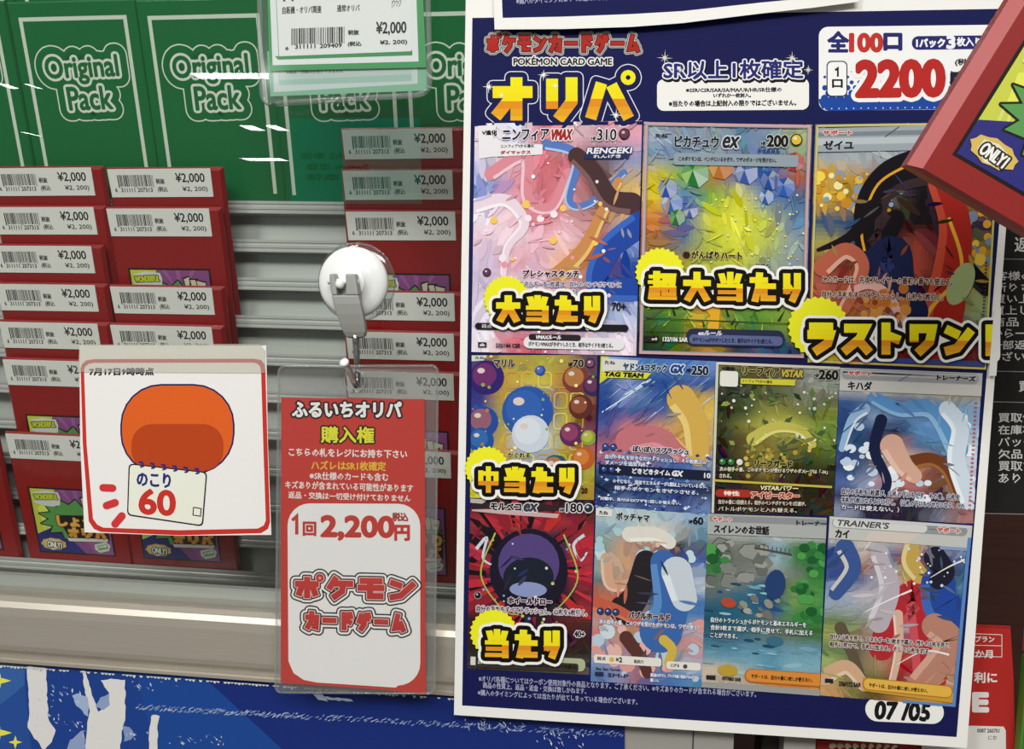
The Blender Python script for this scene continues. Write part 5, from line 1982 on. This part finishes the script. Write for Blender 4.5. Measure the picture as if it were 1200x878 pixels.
# ------------------------------------------------------------------ sample pack held out in front of the poster
rgt = _r * .895 - _u * .445 - _f * .0
upv = _r * .50 + _u * .865 - _f * .12
rgt.normalize()
rgt = (rgt - upv * rgt.dot(upv) / upv.length_squared).normalized()
upv.normalize()
bck = upv.cross(rgt) * -1
if bck.dot(_f) < 0:
    bck = -bck
SROT = Matrix((rgt, bck, upv)).transposed().to_4x4()
v = ray(1066, 192)
SLOC = CAM + v * (.375)
smp = bpy.data.objects.new('sample_pack', None)
COL.objects.link(smp)
smp['label'] = 'large tilted red sample pack in the top right corner, in front of the prize poster'
smp['category'] = 'sample pack'
SR, SE = '#B4302C', '#C24A42'
s = pack_board('carton', .0885, .1065, .010, '#8F2320', '#8F2320', M_SAMPLE, smp, .0055)
s.faces = []
W_, H_, c_ = 88.5, 106.5, 5.5
o_ = [(0, 0), (W_, 0), (W_, H_), (0, H_)]
f_ = [(c_, c_), (W_ - c_, c_), (W_ - c_, H_ - 1.0), (c_, H_ - 1.0)]
s.faces.append(([(x, y, 0) for x, y in f_], '#8F2320'))
for i in range(4):
    a, b, p, q = o_[i], o_[(i + 1) % 4], f_[i], f_[(i + 1) % 4]
    s.faces.append(([(p[0], p[1], 0), (a[0], a[1], -.003), (b[0], b[1], -.003), (q[0], q[1], 0)], '#A33230'))
    s.faces.append(([(a[0], a[1], -.003), (a[0], a[1], -.010), (b[0], b[1], -.010), (b[0], b[1], -.003)], '#8F2320'))
s.faces.append(([(x, y, -.010) for x, y in reversed(o_)], '#8F2320'))
s.build('carton', M_SAMPLE, smp)
a = Sheet(pack_at, step=2e-5)
a.h = .00003
z = a.sub([(14, 40), (74, 40), (74, 94), (14, 94)], 100, 100, 1, False)
comic_art(z)
z.build('printed_panel', M_SAMPLE, smp, label='comic style printed panel')
smp.matrix_world = Matrix.Translation(SLOC) @ SROT

# ------------------------------------------------------------------ aisle sign across the shop, mirrored in the glass, with added glow
def mirrored(px, py, dist):
    d = ray(px, py)
    q = CAM + d * (-CAM.y / d.y)
    d = Vector((d.x, -d.y, d.z))
    return q + d * ((-dist - q.y) / d.y)


m_, N_, L_2, b_ = nodes('glowing_sign_face')
a_ = N_.new('ShaderNodeVertexColor')
a_.layer_name = 'Col'
L_2.new(a_.outputs[0], b_.inputs['Base Color'])
L_2.new(a_.outputs[0], b_.inputs['Emission Color'])
b_.inputs['Emission Strength'].default_value = 0.9  # glow added to the sign so its reflection shows in the glass


def sign_at(u, v, h):
    p = mirrored(u, v, 2.6)
    p.y += h
    return p


asg = thing('aisle_sign', 'teal aisle sign with an added glow, seen only as a faint reflection in the glass', 'sign', sign_at(410, 185, 0))
s = Sheet(sign_at, step=1e-3)
s.slab([(338, 138), (490, 138), (492, 238), (341, 238)], '#2FB7A2', .03)
for y, tx in ((178, 'Switch2 本体'), (191, 'Switch 本体'), (203, 'PS5 本体')):
    s.text(tx, 432, y, 352 + (0 if y < 185 else 6), y + 9, '#0C3A30', .4)
s.build('glow_face', m_, asg, asg.location)

# ------------------------------------------------------------------ blue banner with torn paper
Y_BN = -.0004
ban = thing('torn_banner', 'blue banner strip with yellow stars and torn white paper along the bottom of the case', 'banner', P(365, 830, Y_BN))
bat = on_plane(Y_BN)
s = Sheet(bat)
s.slab([(-30, 778), (0, 779.5), (170, 789), (340, 801.5), (540, 818), (732, 834), (732, 960), (-30, 960)], '#1D3F88', .0005)
s.poly([(-30, 778), (0, 779.5), (29, 781), (29, 805), (-30, 850)], '#355FA0')
s.poly([(-30, 850), (29, 803), (34, 850), (45, 960), (-30, 960)], '#264C93')
s.poly([(160, 789), (240, 795), (345, 890), (345, 960), (200, 960)], '#1B4690')
s.poly([(240, 795), (340, 801.5), (540, 818), (732, 834), (732, 960), (420, 960)], '#182C74')
for x, y, r in ((-2, 798, 15), (-3, 859, 17), (18, 870, 8)):
    pts = []
    for i in range(16):
        a = math.pi * i / 8
        q = r if i % 4 == 0 else (r * .30 if i % 4 == 2 else r * .46)
        pts.append((x + q * math.sin(a), y - q * math.cos(a)))
    s.fan((x, y), pts, '#E4E04A')
s.build('printed_strip', M_GLOSSY, ban, ban.location)
r_ = random.Random(6)
t = Sheet(bat)
t.h = 6e-5
TW = '#DAD8D4'


def torn(pts, col=TW, rough=1.3):
    out = []
    for i in range(len(pts)):
        a, b = pts[i], pts[(i + 1) % len(pts)]
        n = max(2, int(math.dist(a, b) / 4))
        for k in range(n):
            f = k / n
            out.append((a[0] + (b[0] - a[0]) * f + r_.uniform(-rough, rough) * .6, a[1] + (b[1] - a[1]) * f + r_.uniform(-rough, rough) * .6))
    t.up()
    tris = tessellate_polygon([[Vector((x, y, 0)) for x, y in out]])
    for tr in tris:
        t.raw([out[i] for i in tr], col)


torn([(31, 781), (54, 782.5), (55, 810), (57, 845), (66, 856), (60, 870), (52, 880), (46, 872), (38, 862), (33, 852), (34, 830), (33, 800)])
torn([(96, 786), (100, 786.5), (108, 815), (116, 834), (125, 826), (128, 812), (118, 798), (130, 795), (146, 797), (147, 815), (146, 845), (142, 865), (140, 882), (100, 882), (102, 850), (106, 833), (100, 812)])
torn([(84, 815), (92, 813), (103, 818), (104, 840), (99, 836), (90, 828)], '#9FB0CE')
torn([(177, 840), (181, 837), (187, 839), (185, 850), (184, 880), (174, 880), (175, 858)])
torn([(118, 818), (128, 812), (128, 826), (121, 832), (112, 828)], '#8C9EC2')
torn([(82, 868), (98, 855), (101, 880), (78, 880)], '#8C9EC2')
torn([(144, 850), (152, 852), (160, 862), (146, 870)], '#7F94BC')
for k in range(160):
    x, y = r_.choice(((70, 810), (90, 850), (150, 858), (170, 803), (215, 870), (250, 865), (175, 800), (62, 840), (640, 855), (600, 851), (660, 862), (560, 846)))
    x, y = x + r_.gauss(0, 13), y + r_.gauss(0, 5) + (x - 300) * .0
    a = r_.gauss(.9, .5)
    L_, w_ = r_.uniform(1.5, 7), r_.uniform(.4, 1.1)
    if y < 784 + max(0, x) * .077:
        continue
    dx, dy = math.cos(a) * L_, math.sin(a) * L_
    t.up(.5)
    t.raw([(x, y), (x + dx * .5 - w_, y + dy * .5), (x + dx, y + dy), (x + dx * .5 + w_, y + dy * .5)], r_.choice(('#C8D0DE', '#A8B6D2', '#DCE0E6')))
# pale scraped line along the strip
for k in range(620):
    x = 160 + k * .92 + r_.uniform(-1, 1)
    y = 829 + (x - 160) * .056 + (10 if x > 420 else 0) * 0 + r_.uniform(-3.2, 3.2)
    L_ = r_.uniform(1.2, 4)
    if x > 360 and r_.random() < .45:
        continue
    t.up(.2)
    t.raw([(x, y - .8), (x + L_, y - 1.9), (x + L_ * .9, y - 1.0), (x - .8, y + .6)], r_.choice(('#8FA3CC', '#A9B8D6', '#6F8BC0')))
# ragged pale top edge
for k in range(180):
    x = k * 4.1
    y = 780.5 + x * .073
    t.up(.2)
    h_ = abs(r_.gauss(0, 1.0)) + .2
    if r_.random() < .25:
        continue
    t.raw([(x, y - 1.2), (x + 4.2, y - .9), (x + 3, y + h_), (x + 1, y + h_ * .7)], '#D8D8D4')
torn([(366, 811), (378, 812), (385, 822), (374, 819)], '#B8C4DA')
torn([(372, 815), (412, 819), (414, 821), (385, 820)], '#B8C4DA')
t.build('torn_paper', M_PAPER, ban, ban.location, 'torn white paper left on the strip')

# ------------------------------------------------------------------ right of the case
Y_BD = .012
bd = thing('notice_board', 'black notice board with white Japanese text behind the right edge of the poster', 'notice', P(1190, 430, Y_BD))
s = Sheet(on_plane(Y_BD))
s.slab([(1120, 262), (1300, 264), (1290, 604), (1110, 600)], '#232221', .003)
bw = '#C9C7C2'
for (x0, y0), (x1, y1) in (((1120, 303), (1300, 305)), ((1120, 434), (1300, 438)), ((1120, 470), (1300, 474)), ((1120, 601), (1300, 605)), ((1120, 262), (1300, 264))):
    s.line([(x0, y0), (x1, y1)], .8, '#8E8C88')
s.text('返', 1189, 278, 1206, 295, bw, .25)
for i, tx in enumerate(('客様の', '断りさ', '買い上', '買上し', '商品・', 'から一', '一部返', 'ござい')):
    y = 318 + i * 13.5
    x = 1167 - i * 1.1
    s.text(tx, x, y, x + len(tx) * 14, y + 10.5, bw, .15, (), 0, 0, 1)
s.text('買', 1194, 447, 1207, 459, bw, .25)
for i, tx in enumerate(('買取価', '在庫状', 'パッケ', '欠品し', '買取で', 'ありま')):
    y = 484 + i * 14.2
    x = 1170
    s.text(tx, x, y, x + len(tx) * 14, y + 11, bw, .15, (), 0, 0, 1)
s.build('printed_board', M_PAPER, bd, bd.location)

Y_RC = .006
rc = thing('red_plan_card', 'red card with white lettering and white barcode foot at the lower right', 'card', P(1160, 800, Y_RC))
s = Sheet(on_plane(Y_RC))
s.slab([(1090, 730), (1184, 734), (1188, 800), (1190, 920), (1080, 920)], '#AE2A26', .0006)
for k in range(32):
    s.rect(1092 + k * 2.9, 731 + k * .12, 1093.4 + k * 2.9, 733 + k * .12, '#7E1B19')
wl = '#E0DAD4'
s.text('プラン', 1143, 745.5, 1165, 752.5, wl, .25, (), .01)
s.line([(1095, 741), (1174, 744), (1174, 770), (1095, 768)], .8, wl, True)
s.line([(1095, 755), (1174, 757)], .8, wl)
s.text('か月', 1143, 762, 1163, 771, wl, .3, (), .01)
s.text('利に', 1142, 788, 1168, 800, wl, .5, (), .01)
s.text('E', 1141, 813, 1157, 833, wl, 2.0, (), .01)
s.poly([(1080, 849), (1176, 851.5), (1178.5, 856), (1179, 920), (1080, 920)], '#DCD8D2')
s.text('0087 260701', 1145, 854, 1171, 858.5, '#2A2624', .15, (), .01)
s.text('にお', 1158, 862, 1168, 867, '#6A6460', .1)
s.build('printed_card', M_GLOSSY, rc, rc.location)

# green case at the right edge
gb = thing('green_case', 'green plastic case with a pinkish top at the right edge, beside the red card', 'case', P(1210, 810, .0))
bm = bmesh.new()
p0, p1 = P(1191, 900, .0), P(1260, 772, .0)
box_bm(bm, (p0.x, -.004, p0.z), (p1.x, .006, p1.z))
bmesh.ops.bevel(bm, geom=bm.edges[:], offset=.0012, segments=3, affect='EDGES')
bmesh.ops.translate(bm, verts=bm.verts, vec=-gb.location)
mesh_obj('body', bm, solid('green_plastic', '#3F8A2C', .35, .2), gb, label='green lower body')
bm = bmesh.new()
p2 = P(1260, 738, .0)
box_bm(bm, (p0.x, -.004, p1.z + .0002), (p1.x, .006, p2.z))
bmesh.ops.bevel(bm, geom=bm.edges[:], offset=.0012, segments=3, affect='EDGES')
bmesh.ops.translate(bm, verts=bm.verts, vec=-gb.location)
mesh_obj('top', bm, solid('pink_plastic', '#A8605C', .35, .2), gb, label='pinkish top')

# dark box put in for the dark recess, and red pack below the poster
db = bmesh.new()
q0, q1 = P(890, 930, .02), P(1085, 862, .02)
box_bm(db, (q0.x, .020, q0.z - .05), (q1.x + .05, .05, q1.z + .004))
bmesh.ops.bevel(db, geom=db.edges[:], offset=.001, segments=2, affect='EDGES')
dbo = mesh_obj('dark_recess_box', db, M_DARK)
tag(dbo, 'dark brown box standing in for the dark recess below the poster, behind a red packet', 'box')
rp = thing('red_packet', 'red packet with a pale patterned edge just showing below the poster', 'packet', P(1000, 890, .012))
s = Sheet(on_plane(.010))
s.slab([(957, 868), (1100, 873), (1100, 960), (954, 960)], '#9E2420', .004)
for k in range(9):
    x = 976 + k * 9
    s.ell(x, 874.5 + k * .3, 4.5, 3.2, ('#D8C8A0', '#C8B890', '#E0D4B0')[k % 3], .3 * k, 9)
    s.ell(x + 3, 879, 3.5, 3, '#3A2A20', 0, 8)
s.build('printed_face', M_GLOSSY, rp, rp.location)

# floor far below, for the place the case stands in
fl = bmesh.new()
box_bm(fl, (-6, -12, -1.12), (3, .33, -1.10))
flo = mesh_obj('floor', fl, solid('grey_floor_tile', '#9A968E', .5, 0, .05, 3))
flo['kind'] = 'structure'
